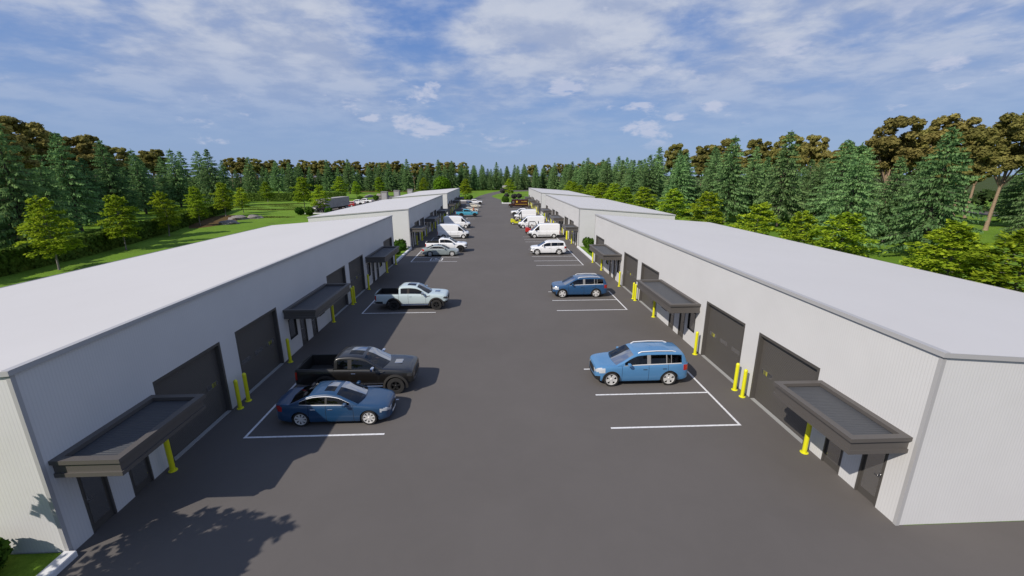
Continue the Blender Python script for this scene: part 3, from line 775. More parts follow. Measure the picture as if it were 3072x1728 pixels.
VAN = dict(cat='van', x=(-2.50, 2.42), W=.955, axles=(1.575, -1.575), wr=.33, ar=.39, sill=.28, wy=.925, ww=.21, crown=.03, bulge=.8,
    deck=[(2.42, .82), (2.38, .94), (2.25, 1.02), (2.0, 1.11), (1.78, 1.18), (1.5, 1.2), (-2.4, 1.2), (-2.5, 1.2)],
    plan=[(2.42, .70), (2.38, .78), (2.2, .87), (1.8, .93), (1.2, .955), (-2.4, .955), (-2.5, .935)],
    bot=[(2.42, .30), (2.1, .26), (-2.1, .28), (-2.5, .36)],
    gh=(-2.5, 1.86), roof=[(1.86, 1.17), (1.5, 1.50), (1.1, 1.90), (.85, 2.10), (.5, 2.22), (-.5, 2.26), (-2.2, 2.25), (-2.42, 2.20), (-2.5, 2.1)], gh_top=.02, xwt=.98, xrt=-2.49, tumble=.07, bow=.26,
    wins=[(.78, 1.52)], seams=[.70, 1.62, -.42], doors=[(.708, 1.612)], upright=True, reargl=False, rearglass=False,
    side=[('cladding', lambda x, y, z: (.46 < z < .58 and -1.02 < x < 1.0)), ('bumper', lambda x, y, z: (x > 2.0 and z < .78) or (x < -2.02 and z < .58)), ('headlight', lambda x, y, z: 2.02 < x < 2.34 and .82 < z < .98), ('tail_light', lambda x, y, z: x < -2.44 and z > .7)], cap_y=[.3, .5, .74],
    front=[('bumper', lambda y, z: z < .78), ('headlight', lambda y, z: y > .5 and z > .8)], rear=[('bumper', lambda y, z: z < .5), ('tail_light', lambda y, z: y > .8 and .7 < z < 1.15), ('number_plate', lambda y, z: y < .28 and .6 < z < .72)],
    handles=('plastic', .22), mirror=(1.42, 1.32, .96), mirror_mat='plastic', mh=.2, seats=[1.0], seat_z=.85, cabin=(.5, 1.75), wheel=dict(n=0, w=.1, mat='alloy', rim=.66))
veh = {}
veh['sedan'] = vehicle('sedan', SEDAN)
v = veh['suv'] = vehicle('suv', SUV)
for s in (1, -1):
    g = MB(); g.tube([(.10, s * .61, 1.59), (-.05, s * .63, 1.675), (-.8, s * .635, 1.71), (-1.55, s * .63, 1.695), (-1.75, s * .59, 1.63)], .03, 8); g.build('roof_rail', M['satin_trim'], v, 60)
    for a in (1.41, -1.41): arch_ring(v, a, .37, .415, .915, .032, .03, M['bronze_plastic'], s)
v = veh['pickup'] = vehicle('pickup_truck', PICKUP)
for s in (1, -1):
    for a in (1.6, -1.6): arch_ring(v, a, .405, .485, .93, .085, .10, M['bronze_plastic'], s)
    g = MB(); g.box(-1.05, 1.0, s * .86, s * 1.0, .40, .45, b=.015); g.build('running_board', M['chrome'], v)
    g = MB(); g.prism([(.85, 1.04), (1.12, 1.10), (1.14, 1.15), (.87, 1.10)], s * .938, s * .965); g.build('side_vent', M['chrome'], v)
g = MB()
x0, x1, yi, zf = -2.90, -1.22, .80, .74
g.box(x0, x1, -yi, yi, zf - .02, zf); g.box(x0, x0 + .02, -yi, yi, zf, 1.25); g.box(x1 - .02, x1, -yi, yi, zf, 1.25)
for s in (1, -1): g.box(x0, x1, s * yi, s * (yi + .02), zf, 1.25); g.box(x0 - .05, x1, s * yi, s * .905, 1.25, 1.285, b=.01)
g.box(x0 - .06, x0 + .03, -yi, yi, 1.25, 1.285, b=.01)
g.build('cargo_bed', M['plastic'], v)
g = MB(); g.box(1.42, 1.80, -.22, .22, 1.205, 1.255, b=.02); g.build('hood_scoop', M['mirror_glass'], v)
v = veh['van'] = vehicle('panel_van', VAN)
reg_children()
used = set()
def park(kind, paintname, x, y, face, label, group, tint=None):
    src = veh[kind]
    if kind in used: o = copy_tree(src, None, {'paint_blue': M['paint_' + paintname]})
    else:
        used.add(kind); o = src
        LATER.append((src, paintname))
    o.location = (x, y, 0); o.rotation_euler = (0, 0, 0 if face > 0 else math.pi)
    o['label'] = label; o['group'] = group
    return o
LATER = []
GL, GR = 'vehicles parked along the left row', 'vehicles parked along the right row'
park('sedan', 'blue', -6.65, 16.45, 1, 'dark blue sedan with sunroof, parked nearest on the left', GL)
park('pickup', 'black', -6.33, 19.12, 1, 'black pickup truck parked beside the dark blue sedan', GL)
park('pickup', 'pale_grey', -6.11, 31.87, 1, 'pale grey pickup with black wheel arches, half in the warehouse shade', GL)
park('sedan', 'sage', -6.80, 53.6, 1, 'grey-green sedan in the bay after the painted wheelchair symbol', GL)
park('pickup', 'white', -6.16, 56.42, 1, 'white pickup parked just behind the grey-green sedan', GL)
park('van', 'white', -6.62, 68.6, 1, 'white panel van facing right, nearer of the two on the left', GL)
park('van', 'white', -7.11, 82.0, 1, 'white panel van facing right, farther of the two on the left', GL)
park('pickup', 'turquoise', -6.38, 104.15, 1, 'turquoise pickup truck past the two left white vans', GL)
park('sedan', 'cream', -6.53, 117.3, 1, 'cream sedan parked right behind the turquoise pickup', GL)
park('sedan', 'cream', -6.43, 132.9, 1, 'cream sedan beside the farthest white pickup on the left', GL)
park('pickup', 'white', -6.47, 146.4, 1, 'white pickup parked last in the left row by the kerb', GL)
park('suv', 'sky_blue', 6.965, 19.3, -1, 'light blue SUV with silver roof rails, parked nearest on the right', GR)
park('suv', 'navy', 6.965, 34.55, -1, 'navy blue SUV with silver roof rails in the second right bay', GR)
park('suv', 'white', 6.745, 53.9, -1, 'white SUV parked ahead of the red forklift', GR)
park('van', 'white', 7.94, 68.55, -1, 'white panel van with black bumpers beside the red forklift', GR)
park('van', 'white', 6.95, 81.35, -1, 'white panel van between the red and the yellow forklift', GR)
park('van', 'white', 6.85, 96.6, -1, 'white panel van behind the yellow forklift', GR)
park('pickup', 'white', 6.45, 106.0, -1, 'white pickup facing left, partly behind the third right van', GR)
GB = 'vehicles on the back lot behind the left warehouses'
park('suv', 'red', -46.4, 138.2, -1, 'red car on the back lot behind the grey semi trailer', GB)
park('pickup', 'white', -46.3, 146.5, -1, 'white pickup next to the red car on the back lot', GB)
park('pickup', 'white', -46.0, 154.0, -1, 'white pickup farthest out on the back lot', GB)
for src, pn in LATER:
    for o in [src] + kids(src) + [c2 for c1 in kids(src) for c2 in kids(c1)]:
        if o.type == 'MESH':
            for sl in o.material_slots:
                if sl.material and sl.material.name == 'paint_blue' and pn != 'blue': sl.link = 'OBJECT'; sl.material = M['paint_' + pn]

# brown delivery van
v = thing('delivery_van', 'brown step van with gold emblem and stripe in the far right row', 'delivery van', (7.0, 132.3, 0), math.pi, GR)
bw = .98
g = MB(); g.box(-3.30, 1.62, -bw, bw, .62, 2.52, b=.09); g.box(-3.3, 2.3, -bw * .86, bw * .86, .36, .64); g.build('body', M['paint_brown'], v, 30)
g = MB(); g.prism([(1.60, .55), (2.62, .55), (2.66, .86), (2.5, 1.08), (1.60, 1.28)], -bw * .84, bw * .84); g.build('hood', M['paint_brown'], v)
g = MB(); g.prism([(1.60, 1.3), (1.86, 1.3), (1.66, 2.42), (1.60, 2.42)], -bw * .93, bw * .93); g.build('windshield', M['glass'], v)
for s in (1, -1):
    y0, y1 = s * bw, s * (bw + .012)
    g = MB(); g.box(.95, 1.5, y0, y1, 1.32, 2.0); g.build('side_window', M['mirror_glass'], v)
    g = MB(); g.box(-3.0, .65, y0, y1, .98, 1.06); g.build('stripe', M['gold'], v)
    g = MB(); xc = .15
    g.prism([(xc - .24, 2.02), (xc - .22, 1.64), (xc, 1.46), (xc + .22, 1.64), (xc + .24, 2.02), (xc, 2.08)], y0, y1); e_ = g.build('emblem', M['gold'], v)
    g = MB()
    x = -2.95; q = random.Random(4)
    while x < -1.25:
        w_ = q.choice((.07, .09, .05)); g.box(x, x + w_, y0, y1, 1.78, 1.78 + q.choice((.12, .12, .18))); x += w_ + .035
    g.build('lettering', M['gold'], v)
    for a in (1.84, -1.84):
        wheel(v, a, s * .95, s, .38, .24, dict(n=0, w=.1, mat='dark_alloy', rim=.6)); arch_ring(v, a, .38, .42, bw - .02, .05, .06, M['plastic'], s, 0, 180)
    g = MB(); g.lathe([(0, .02), (.09, .02), (.10, 0)], 16, 0, Matrix.Translation((2.66, s * .6, .86)) @ Matrix.Rotation(R(90), 4, 'Y')); g.build('headlight', M['lamp'], v)
    g = MB(); g.box(1.86, 1.92, s * 1.0, s * 1.22, 1.5, 1.9, b=.02); g.build('wing_mirror', M['plastic'], v)
g = MB(); g.box(2.62, 2.74, -bw * .9, bw * .9, .42, .6, b=.02); g.box(-3.42, -3.28, -bw * .9, bw * .9, .42, .6, b=.02); g.build('bumper', M['plastic'], v)

# trucks: black cab, pale box body
def box_truck(name, label, loc, rz, L_=15.4, group=None):
    v = thing(name, label, 'truck', loc, rz, group)
    g = MB(); g.box(1.2, 1.2 + L_, -1.25, 1.25, 1.05, 3.5); 
    for i in range(int(L_ / .6)): g.box(1.3 + i * .6, 1.36 + i * .6, -1.275, 1.275, 1.08, 3.46)
    g.box(1.16, 1.24 + L_, -1.29, 1.29, 3.42, 3.54); g.box(1.16, 1.24 + L_, -1.29, 1.29, 1.0, 1.12)
    g.build('cargo_box', M['container_grey'], v)
    g = MB(); g.box(-1.0, .9, -1.12, 1.12, .7, 2.55, b=.14); g.prism([(-2.6, .6), (-.95, .6), (-.95, 1.72), (-2.4, 1.55), (-2.62, 1.2)], -.95, .95); g.build('cab', M['cab_black'], v, 30)
    g = MB(); g.box(-1.02, -.99, -.98, .98, 1.75, 2.38); g.build('windshield', M['mirror_glass'], v)
    for s in (1, -1):
        g = MB(); g.box(-.8, .0, s * 1.115, s * 1.13, 1.7, 2.3); g.build('side_window', M['mirror_glass'], v)
        g = MB(); g.box(-2.66, -2.6, s * .55, s * .85, 1.0, 1.25); g.build('headlight', M['lamp'], v)
        for a in (-1.7, .6, L_ - 1.2, L_): wheel(v, a, s * 1.2, s, .48, .3, dict(n=0, w=.1, mat='alloy', rim=.6))
    g = MB(); g.box(-2.5, 1.2 + L_, -.5, .5, .55, 1.0); g.build('chassis', M['plastic'], v)
    g = MB(); g.box(-2.75, -2.58, -1.1, 1.1, .4, .75, b=.04); g.build('bumper', M['chrome'], v)
    return v
box_truck('semi_truck', 'black cab semi truck with weathered grey trailer behind the lawn trees', (-47.3, 117.6, 0), R(83), 14.6, GB)
box_truck('box_truck', 'distant dark truck with a pale box beside the far road tree', (5.6, 246, 0), R(80), 5.5)
# grey storage containers behind the far left warehouse
for i, (x, y, l) in enumerate([(-44.6, 178, 'grey concrete storage box nearest the lot, behind the far left warehouse'), (-42.6, 191.5, 'grey concrete storage box in the middle of three behind the far left warehouse'), (-39.6, 206, 'grey concrete storage box farthest back, half hidden by the roof')]):
    v = thing('storage_container', l, 'container', (x, y, 0), R(4), 'grey storage boxes on the back lot')
    g = MB(); g.box(-1.2, 1.2, -1.6, 1.6, 0, 3.05); g.build('body', M['concrete'], v)
    g = MB(); g.box(-1.27, 1.27, -1.67, 1.67, 3.052, 3.22, b=.02); g.build('lid', M['concrete'], v)
    g = MB(); g.box(-.9, .9, -1.63, -1.602, .1, 2.6); g.build('door', M['trim'], v)

# forklifts
def forklift(label, m, loc, rz):
    v = thing('forklift', label, 'forklift', loc, rz, 'forklifts beside the white vans')
    g = MB(); g.prism([(-1.15, .42), (-1.22, .62), (-1.15, 1.12), (-.78, 1.18), (-.50, 1.02), (-.50, .42)], -.55, .55); g.build('counterweight', m, v)
    g = MB(); g.prism([(-.49, .28), (.80, .28), (.88, .95), (.72, 1.0), (.5, .62), (-.2, .62), (-.32, .98), (-.49, .98)], -.52, .52); g.build('body', m, v)
    g = MB(); g.box(-1.2, -.5, -.5, .5, .22, .42); g.build('underbody', M['plastic'], v)
    g = MB()
    for s in (1, -1):
        g.tube([(-.62, s * .46, 1.1), (-.60, s * .46, 2.0), (-.5, s * .46, 2.1), (.45, s * .46, 2.1), (.58, s * .46, 1.98), (.80, s * .46, .98)], .04, 6)
    for x in (-.5, -.25, 0, .25, .45): g.tube([(x, -.46, 2.1), (x, .46, 2.1)], .022, 5)
    g.build('overhead_guard', M['plastic'], v)
    g = MB()
    for s in (1, -1): g.box(.98, 1.08, s * .26, s * .36, .08, 2.15)
    for z in (.3, 1.0, 1.6, 2.1): g.box(.99, 1.07, -.26, .26, z, z + .07)
    g.box(1.09, 1.14, -.45, .45, .12, .5); g.box(1.1, 1.13, -.45, .45, .9, .96)
    g.build('mast', M['plastic'], v)
    for s in (1, -1): g = MB(); g.box(1.14, 2.0, s * .2, s * .3, .10, .14); g.build('fork', M['dark_alloy'], v)
    g = MB(); g.box(-.3, .16, -.24, .24, .64, .80, b=.03); g.box(-.40, -.30, -.24, .24, .7, 1.35, b=.03); g.build('seat', M['seat'], v)
    g = MB(); g.tube([(.62, 0, .9), (.42, 0, 1.18)], .02, 6); g.lathe([(.15, 0), (.165, .012), (.18, 0), (.165, -.012), (.15, 0)], 16, 0, Matrix.Translation((.41, 0, 1.19)) @ Matrix.Rotation(R(-55), 4, 'Y')); g.build('steering_wheel', M['plastic'], v)
    for s in (1, -1):
        wheel(v, .62, s * .6, s, .32, .2, dict(n=0, w=.1, mat='alloy', rim=.55)); wheel(v, -.78, s * .56, s, .26, .18, dict(n=0, w=.1, mat='alloy', rim=.55))
    return v
forklift('red forklift half hidden by the nearest right white van', M['fork_red'], (6.45, 72.6, 0), 0)
forklift('yellow forklift in front of the farther right white vans', M['fork_yellow'], (4.45, 87.2, 0), 0)

# ------------------------------------------------------------------ people
def person(label, loc, rz, shirt, legs, seated=False, cap=None, swing=.25, hold=None):
    v, e, r, t = [], [], [], []
    def J(p, rad, tg, par=None):
        v.append(p); r.append(rad); t.append(tg)
        if par is not None: e.append((par, len(v) - 1))
        return len(v) - 1
    B = .0 if not seated else -.45
    pel = J((0, 0, .95 + B), .135, 1); sp = J((-.01, 0, 1.12 + B), .125, 0, pel); ch = J((0, 0, 1.32 + B), .15, 0, sp); nk = J((.0, 0, 1.48 + B), .062, 2, ch)
    hd = J((.015, 0, 1.58 + B), .088, 2, nk); J((.02, 0, 1.69 + B), .085, 2, hd)
    for s in (1, -1):
        sh = J((0, s * .17, 1.40 + B), .066, 0, ch)
        k = swing * s
        if seated: el = J((.10, s * .24, 1.16 + B), .048, 0, sh); wr = J((.34, s * .15, 1.18 + B), .034, 2, el); d = Vector((.8, 0, .1))
        else: el = J((k * .12 - .03, s * .23, 1.13), .048, 0, sh); wr = J((k * .3 + .05, s * .24, .90), .034, 2, el); d = Vector((.25, 0, -.95))
        pa = J(tuple(Vector(v[wr]) + d * .07), .034, 2, wr)
        for f in range(4):
            q = Vector(v[pa]) + Vector((.018 * (f - 1.5), 0, .0)) + d * .04; f1 = J(tuple(q), .010, 2, pa); J(tuple(q + d * (.035 + .008 * (1.5 - abs(f - 1.5))) + Vector((.0, -s * .015, 0))), .008, 2, f1)
        th = J(tuple(Vector(v[pa]) + Vector((.03, -s * .025, -.01))), .011, 2, pa)
        hp = J((0, s * .09, .90 + B), .10, 1, pel)
        if seated: kn = J((.40, s * .12, .92 + B), .072, 1, hp); an = J((.44, s * .12, .50 + B), .048, 1, kn); J((.60, s * .12, .45 + B), .04, 3, an)
        else: kn = J((-k * .14 + .02, s * .10, .50), .068, 1, hp); an = J((-k * .42 - .02, s * .10, .09), .046, 1, kn); J((-k * .42 + .13, s * .11, .04), .038, 3, an)
    me = bpy.data.meshes.new('person'); me.from_pydata(v, e, [])
    o = bpy.data.objects.new('person', me); COL.objects.link(o)
    md = o.modifiers.new('Skin', 'SKIN'); o.modifiers.new('Sub', 'SUBSURF').levels = 1
    sv = me.skin_vertices[0].data
    for i, q in enumerate(r): sv[i].radius = (q, q)
    sv[0].use_root = True
    dg = bpy.context.evaluated_depsgraph_get(); me2 = bpy.data.meshes.new_from_object(o.evaluated_get(dg))
    o.modifiers.clear(); o.data = me2; bpy.data.meshes.remove(me)
    me2.materials.clear()
    for m_ in (M[shirt], M[legs], M['skin'], M['shoe']): me2.materials.append(m_)
    segs = [(Vector(v[a]), Vector(v[b_]), t[b_]) for a, b_ in e]
    for p in me2.polygons:
        c = p.center; best = 9
        for a, b_, tg in segs:
            ab = b_ - a; k = max(0, min(1, (c - a).dot(ab) / max(ab.length_squared, 1e-9))); dd = (c - a - ab * k).length
            if dd < best: best, p.material_index = dd, tg
        p.use_smooth = True
    hz = 1.69 + B
    g = MB()
    for i in range(6):
        for j in range(12):
            a0, a1, b0, b1 = R(90 * i / 6), R(90 * (i + 1) / 6), R(30 * j), R(30 * (j + 1))
            f = lambda a, c: (.0 + .108 * math.cos(a) * math.cos(c) - .01, .094 * math.cos(a) * math.sin(c), hz - .02 + .115 * math.sin(a))
            g.face([f(a0, b0), f(a0, b1), f(a1, b1), f(a1, b0)])
    if cap: g.box(.07, .19, -.07, .07, hz - .02, hz)
    g.build('cap' if cap else 'hair', M[cap or 'hair'], o, 60)
    g = MB(); g.box(.095, .125, -.014, .014, hz - .095, hz - .05, b=.005); g.build('nose', M['skin'], o)
    o.location = loc; o.rotation_euler = (0, 0, rz)
    return tag(o, label, 'person')
person('person in dark clothes and white cap walking by the far left warehouse', (-10.5, 134.5, 0), R(200), 'shirt_dark', 'trousers_dark', cap='cap_white')
person('person in orange top standing behind the turquoise pickup', (-5.4, 111.5, 0), R(-60), 'shirt_orange', 'trousers_dark', swing=.1)
person('person in pale top standing behind the brown delivery van', (10.95, 133.0, 0), R(180), 'shirt_tan', 'trousers_tan', swing=.15)
person('person in white shirt driving the red forklift', (6.37, 72.6, .36), 0, 'shirt_white', 'trousers_dark', True)
person('person in white shirt driving the yellow forklift', (4.37, 87.2, .36), 0, 'shirt_white', 'trousers_dark', True, 'cap_white')
person('person in dark shirt at the wheel of the black pickup', (-6.28, 19.5, .45), 0, 'shirt_dark', 'trousers_dark', True)
person('person at the wheel of the nearest right white van', (6.94, 68.17, .46), math.pi, 'shirt_orange', 'trousers_dark', True)

# ------------------------------------------------------------------ vegetation
def q4(b, c, u, w, mi=0):
    b.raw([tuple(c - u - w), tuple(c + u - w), tuple(c + u + w), tuple(c - u + w)], mi)
def kite(b, p, d, w):
    """drooping spray: from p along d, half-width vector w"""
    b.raw([tuple(p), tuple(p + d * .45 + w), tuple(p + d), tuple(p + d * .45 - w)])
def conifer_meshes(seed):
    q = random.Random(seed); H = 17.; tr = MB(); fo = MB(); wide = q.uniform(.9, 1.1)
    lean = (q.uniform(-.15, .15), q.uniform(-.15, .15))
    ax = lambda z: Vector((lean[0] * z / H + .06 * math.sin(z * .7), lean[1] * z / H, z))
    tr.tube([ax(z) for z in (0, .6, 3, 7, 11, 14.5, 16.8)], [.30, .24, .20, .15, .10, .05, .015], 8)
    z = 2.2
    while z < 16.7:
        t = z / H
        L0 = wide * (5.6 * (1 - t) ** .80 + .22) * (1 if z > 3.4 else .85)
        n = q.choice((6, 7, 7, 8)) if z < 13 else 5
        a0 = q.uniform(0, 6.28)
        for k in range(n):
            a = a0 + 6.283 * k / n + q.uniform(-.25, .25); L_ = L0 * q.uniform(.62, 1.12); o = Vector((math.cos(a), math.sin(a), 0)); sd = Vector((-o.y, o.x, 0))
            zz = z + q.uniform(-.25, .25); droop = q.uniform(.10, .22) + .16 * (1 - t); up = .25 * t
            pt = lambda s: ax(zz) + o * (L_ * s) + Vector((0, 0, L_ * (up * s - droop * s * s * 1.4 + .10 * s ** 4)))
            if z < 12: tr.tube([pt(0), pt(.35), pt(.7), pt(.95)], [.07 * (1 - t) + .02, .055 * (1 - t) + .015, .03, .012], 4, 0, False)
            m = max(4, int(L_ / .20)); 
            for i in range(m):
                s = .16 + .84 * (i + q.random()) / m; p = pt(s)
                for sg in (-1, 1):
                    ln = (.40 + .62 * (1 - t)) * q.uniform(.6, 1.15) * (1.15 - .5 * s)
                    off = sd * sg * q.uniform(.06, .34) * (1.15 - s) * (1.1 - .4 * t) * 1.3
                    d = Vector((0, 0, -1)) * ln * q.uniform(.7, 1.05) + o * ln * q.uniform(.05, .5) + sd * sg * ln * q.uniform(0, .45)
                    wv = (o * q.uniform(.5, 1) + sd * q.uniform(-.7, .7)) * .145 * q.uniform(.7, 1.3)
                    kite(fo, p + off, d, wv)
                d = o * q.uniform(.3, .55) + sd * q.uniform(-.4, .4) + Vector((0, 0, q.uniform(-.1, .12))); kite(fo, p, d * (.9 - .3 * t), sd * .17 + Vector((0, 0, q.uniform(-.05, .05))))
        z += (.62 - .22 * t) * q.uniform(.85, 1.15)
    for i in range(46):
        zz = q.uniform(15.2, 17.1); a = q.uniform(0, 6.28); o = Vector((math.cos(a), math.sin(a), 0)); kite(fo, ax(min(zz, 16.9)), o * .5 * (17.6 - zz) / 2 + Vector((0, 0, q.uniform(-.25, .35))), Vector((-o.y, o.x, 0)) * .09)
    return tr, fo
def broadleaf_meshes(seed):
    q = random.Random(seed); tr = MB(); fo = MB(); H = 20.
    kx, ky = q.uniform(-.8, .8), q.uniform(-.8, .8)
    fork = Vector((kx * .5, ky * .5, 7.5))
    tr.tube([(0, 0, -.1), (.02, 0, .5), (kx * .2, ky * .2, 4), fork], [.48, .36, .29, .25], 9)
    ends = []
    nl = q.choice((6, 7))
    for i in range(nl):
        a = 6.283 * i / nl + q.uniform(-.3, .3); sp = q.uniform(1.6, 3.6) if i else .4
        e = fork + Vector((math.cos(a) * sp, math.sin(a) * sp, q.uniform(4.2, 7.0))); m = fork + (e - fork) * .5 + Vector((0, 0, -.3))
        tr.tube([fork, m, e], [.21, .14, .08], 6, 0, False); ends.append(e)
        for j in range(3):
            a2 = a + q.uniform(-.9, .9); e2 = m + (e - m) * q.uniform(.0, .9) + Vector((math.cos(a2) * q.uniform(1, 2.4), math.sin(a2) * q.uniform(1, 2.4), q.uniform(.8, 3)))
            tr.tube([m + (e - m) * .2, e2], [.085, .035], 5, 0, False); ends.append(e2)
    # clumps
    cl = []
    for e in ends: cl.append((e, q.uniform(.8, 1.3)))
    for i in range(46):
        a = q.uniform(0, 6.283); u = q.random() ** .55; z = 11.0 + 8.3 * q.random() ** .85; rr_ = 4.5 * math.sqrt(max(.06, 1 - ((z - 13.6) / 6.2) ** 2)) * u
        cl.append((Vector((fork.x + math.cos(a) * rr_, fork.y + math.sin(a) * rr_, z)), q.uniform(.7, 1.3)))
    for c, r_ in cl:
        n = int(200 * r_)
        for i in range(n):
            d = Vector((q.gauss(0, 1), q.gauss(0, 1), q.gauss(0, 1))); d.normalize(); k = q.uniform(.6, 1.06)
            p = c + Vector((d.x * r_ * k, d.y * r_ * k, d.z * r_ * .68 * k))
            u = Vector((q.gauss(0, 1), q.gauss(0, 1), q.gauss(0, .5))); u.normalize(); w = u.cross(d + Vector((0, 0, .3))); 
            if w.length < .05: continue
            w.normalize(); s_ = q.uniform(.10, .20); q4(fo, p, u * s_ * 1.2, w * s_)
    return tr, fo
def maple_meshes(seed):
    q = random.Random(seed); tr = MB(); fo = MB(); H = 7.8
    bx, by = q.uniform(-.25, .25), q.uniform(-.25, .25)
    ax = lambda z: Vector((bx * math.sin(z * .6), by * math.sin(z * .5), z))
    tr.tube([ax(z) for z in (-.05, .3, 1.8, 4, 6, 7.4)], [.13, .095, .08, .055, .03, .01], 8)
    for i in range(64):
        z = 1.75 + 5.75 * (i + q.random()) / 64; t = (z - 1.75) / 5.9
        L_ = 2.55 * (math.sin(math.pi * min(.97, .16 + .80 * t)) ** .75) * q.uniform(.55, 1.12) * (1.1 - .45 * t); a = i * 2.4 + q.uniform(-.4, .4)
        o = Vector((math.cos(a), math.sin(a), 0)); sd = Vector((-o.y, o.x, 0)); rise = q.uniform(.05, .35) + .3 * t
        pt = lambda s: ax(z) + o * L_ * s + Vector((0, 0, L_ * (rise * s - .28 * s * s)))
        tr.tube([pt(0), pt(.5), pt(.9)], [.028, .016, .006], 4, 0, False)
        n = int(22 + 40 * L_)
        for k in range(n):
            s = .22 + .85 * q.random() ** .7; wd = .46 * (1.15 - abs(s - .55)); p = pt(s) + sd * q.gauss(0, wd) * L_ * .42 + Vector((0, 0, q.gauss(0, .09)))
            nrm = Vector((q.gauss(0, .42), q.gauss(0, .42), 1)); nrm.normalize(); u = nrm.cross(Vector((math.cos(k), math.sin(k), 0))); u.normalize(); w = nrm.cross(u); s_ = q.uniform(.09, .165)
            fo.raw([tuple(p - u * s_), tuple(p + w * s_ * .8 - nrm * s_ * .2), tuple(p + u * s_ * 1.2), tuple(p - w * s_ * .8 - nrm * s_ * .2)])
    return tr, fo
def bush_mesh(seed, rx=1., rz=.8, n=1500, leaf=.075):
    q = random.Random(seed); fo = MB()
    lob = [(Vector((q.uniform(-.35, .35) * rx, q.uniform(-.35, .35) * rx, rz * q.uniform(.75, 1.15))), q.uniform(.5, .72)) for i in range(7)]
    for i in range(n):
        c, r_ = q.choice(lob); d = Vector((q.gauss(0, 1), q.gauss(0, 1), q.gauss(.1, 1))); d.normalize(); k = q.uniform(.72, 1.05)
        p = c + Vector((d.x * rx * r_ * k, d.y * rx * r_ * k, d.z * rz * r_ * 1.3 * k))
        if p.z < 0: p.z = q.uniform(0, .25)
        u = Vector((q.gauss(0, 1), q.gauss(0, 1), q.gauss(0, 1))); w = u.cross(d)
        if w.length < .05: continue
        u.normalize(); w.normalize(); s_ = leaf * q.uniform(.7, 1.4); q4(fo, p, u * s_ * 1.3, w * s_)
    return fo
def mk(name, fn, seeds, bark_m, leaf_m):
    out = []
    for s in seeds:
        tr, fo = fn(s)
        r = thing(name, '', 'tree'); tr.build('trunk', M[bark_m], r, 60); fo.build('crown', M[leaf_m], r); out.append(r)
    return out
TREES = {'conifer': mk('conifer', conifer_meshes, (1, 2, 3, 4), 'bark_dark', 'needles'),
         'broadleaf_tree': mk('broadleaf_tree', broadleaf_meshes, (5, 6, 7), 'bark_pale', 'olive'),
         'young_tree': mk('young_tree', maple_meshes, (8, 9, 10), 'bark_grey', 'maple')}
reg_children()
usedt = set(); cyc = {}
HT = {'conifer': 17.2, 'broadleaf_tree': 19.8, 'young_tree': 7.9}
def plant(kind, x, y, h, label, group, vi=None, fat=1.):
    i = cyc.get(kind, 0); cyc[kind] = i + 1
    src = TREES[kind][i % len(TREES[kind]) if vi is None else vi]
    if src.name in usedt: o = copy_tree(src)
    else: usedt.add(src.name); o = src
    s = h / HT[kind]; o.scale = (s * fat, s * fat, s); o.location = (x, y, 0); o.rotation_euler = (0, 0, rnd.uniform(0, 6.28))
    o['label'] = label; o['group'] = group; return o
ORD = ['first', 'second', 'third', 'fourth', 'fifth', 'sixth', 'seventh', 'eighth', 'ninth', 'tenth', 'eleventh', 'twelfth', 'thirteenth', 'fourteenth', 'fifteenth', 'sixteenth', 'seventeenth', 'eighteenth', 'nineteenth', 'twentieth']
occ = []
def row(kind, lst, look, where, group, fat=1.):
    """trees of a row sorted from left to right as seen from the lot"""
    lst = sorted(lst, key=lambda a: a[0] / a[1])
    for i, (x, y, h) in enumerate(lst):
        occ.append((x, y)); plant(kind, x, y, h, f"{look}, {ORD[i]} from the left {where}", group, fat=fat)
RC = [(41.0, 190.4, 17.0), (57.0, 199.1, 18.0), (51.4, 206.6, 17.0), (64.9, 212.9, 18.0), (45, 172, 16.4), (55.6, 146.8, 19.0), (57.6, 113.3, 17.0), (48.8, 88.6, 17.6), (54.7, 80.2, 17.8), (58.8, 71.7, 15.6), (66.5, 80, 15.8), (45.6, 53.2, 13.8), (52.4, 49.3, 15.3), (37.3, 269.2, 17.0), (44.3, 246.7, 17.0), (49, 130, 15.5), (44, 102, 14.5), (58, 60.5, 12.5)]
row('conifer', RC, 'green drooping conifer', 'at the wood edge behind the right warehouses', 'conifers behind the right warehouses', 1.12)
RB = [(64.1, 154.4, 20.0), (67.0, 138.8, 18.6), (85.7, 171.9, 21.0), (76.1, 141.5, 20.8), (81.5, 133.7, 20.3), (88.0, 130.3, 21.2), (106.0, 142.2, 22.0), (115.1, 140, 19.6), (77.9, 83.7, 20.6), (92.5, 92.2, 18.9), (89.2, 83.4, 21.0), (105.9, 91.9, 19.0), (88.4, 72.8, 19.9), (64, 57, 15.8)]
row('broadleaf_tree', RB, 'tall olive-brown tree', 'among those rising above the right conifers', 'brown trees behind the right warehouses', .9)
LC = [(-76.0, 81.1, 17.5), (-94.3, 94.2, 17.0), (-85.6, 100.7, 17.5), (-98.3, 124.7, 17.0), (-111.1, 151.7, 16.0), (-100.7, 142.5, 18.0), (-105.9, 153.9, 18.0), (-100.3, 153.9, 18.0), (-89.8, 142.5, 18.0), (-92, 117, 15.2), (-82, 91, 13.5), (-104, 134, 15), (-70.5, 71, 13.5)]
row('conifer', LC, 'dark green drooping conifer', 'at the wood edge behind the hedge', 'conifers behind the left hedge', 1.12)
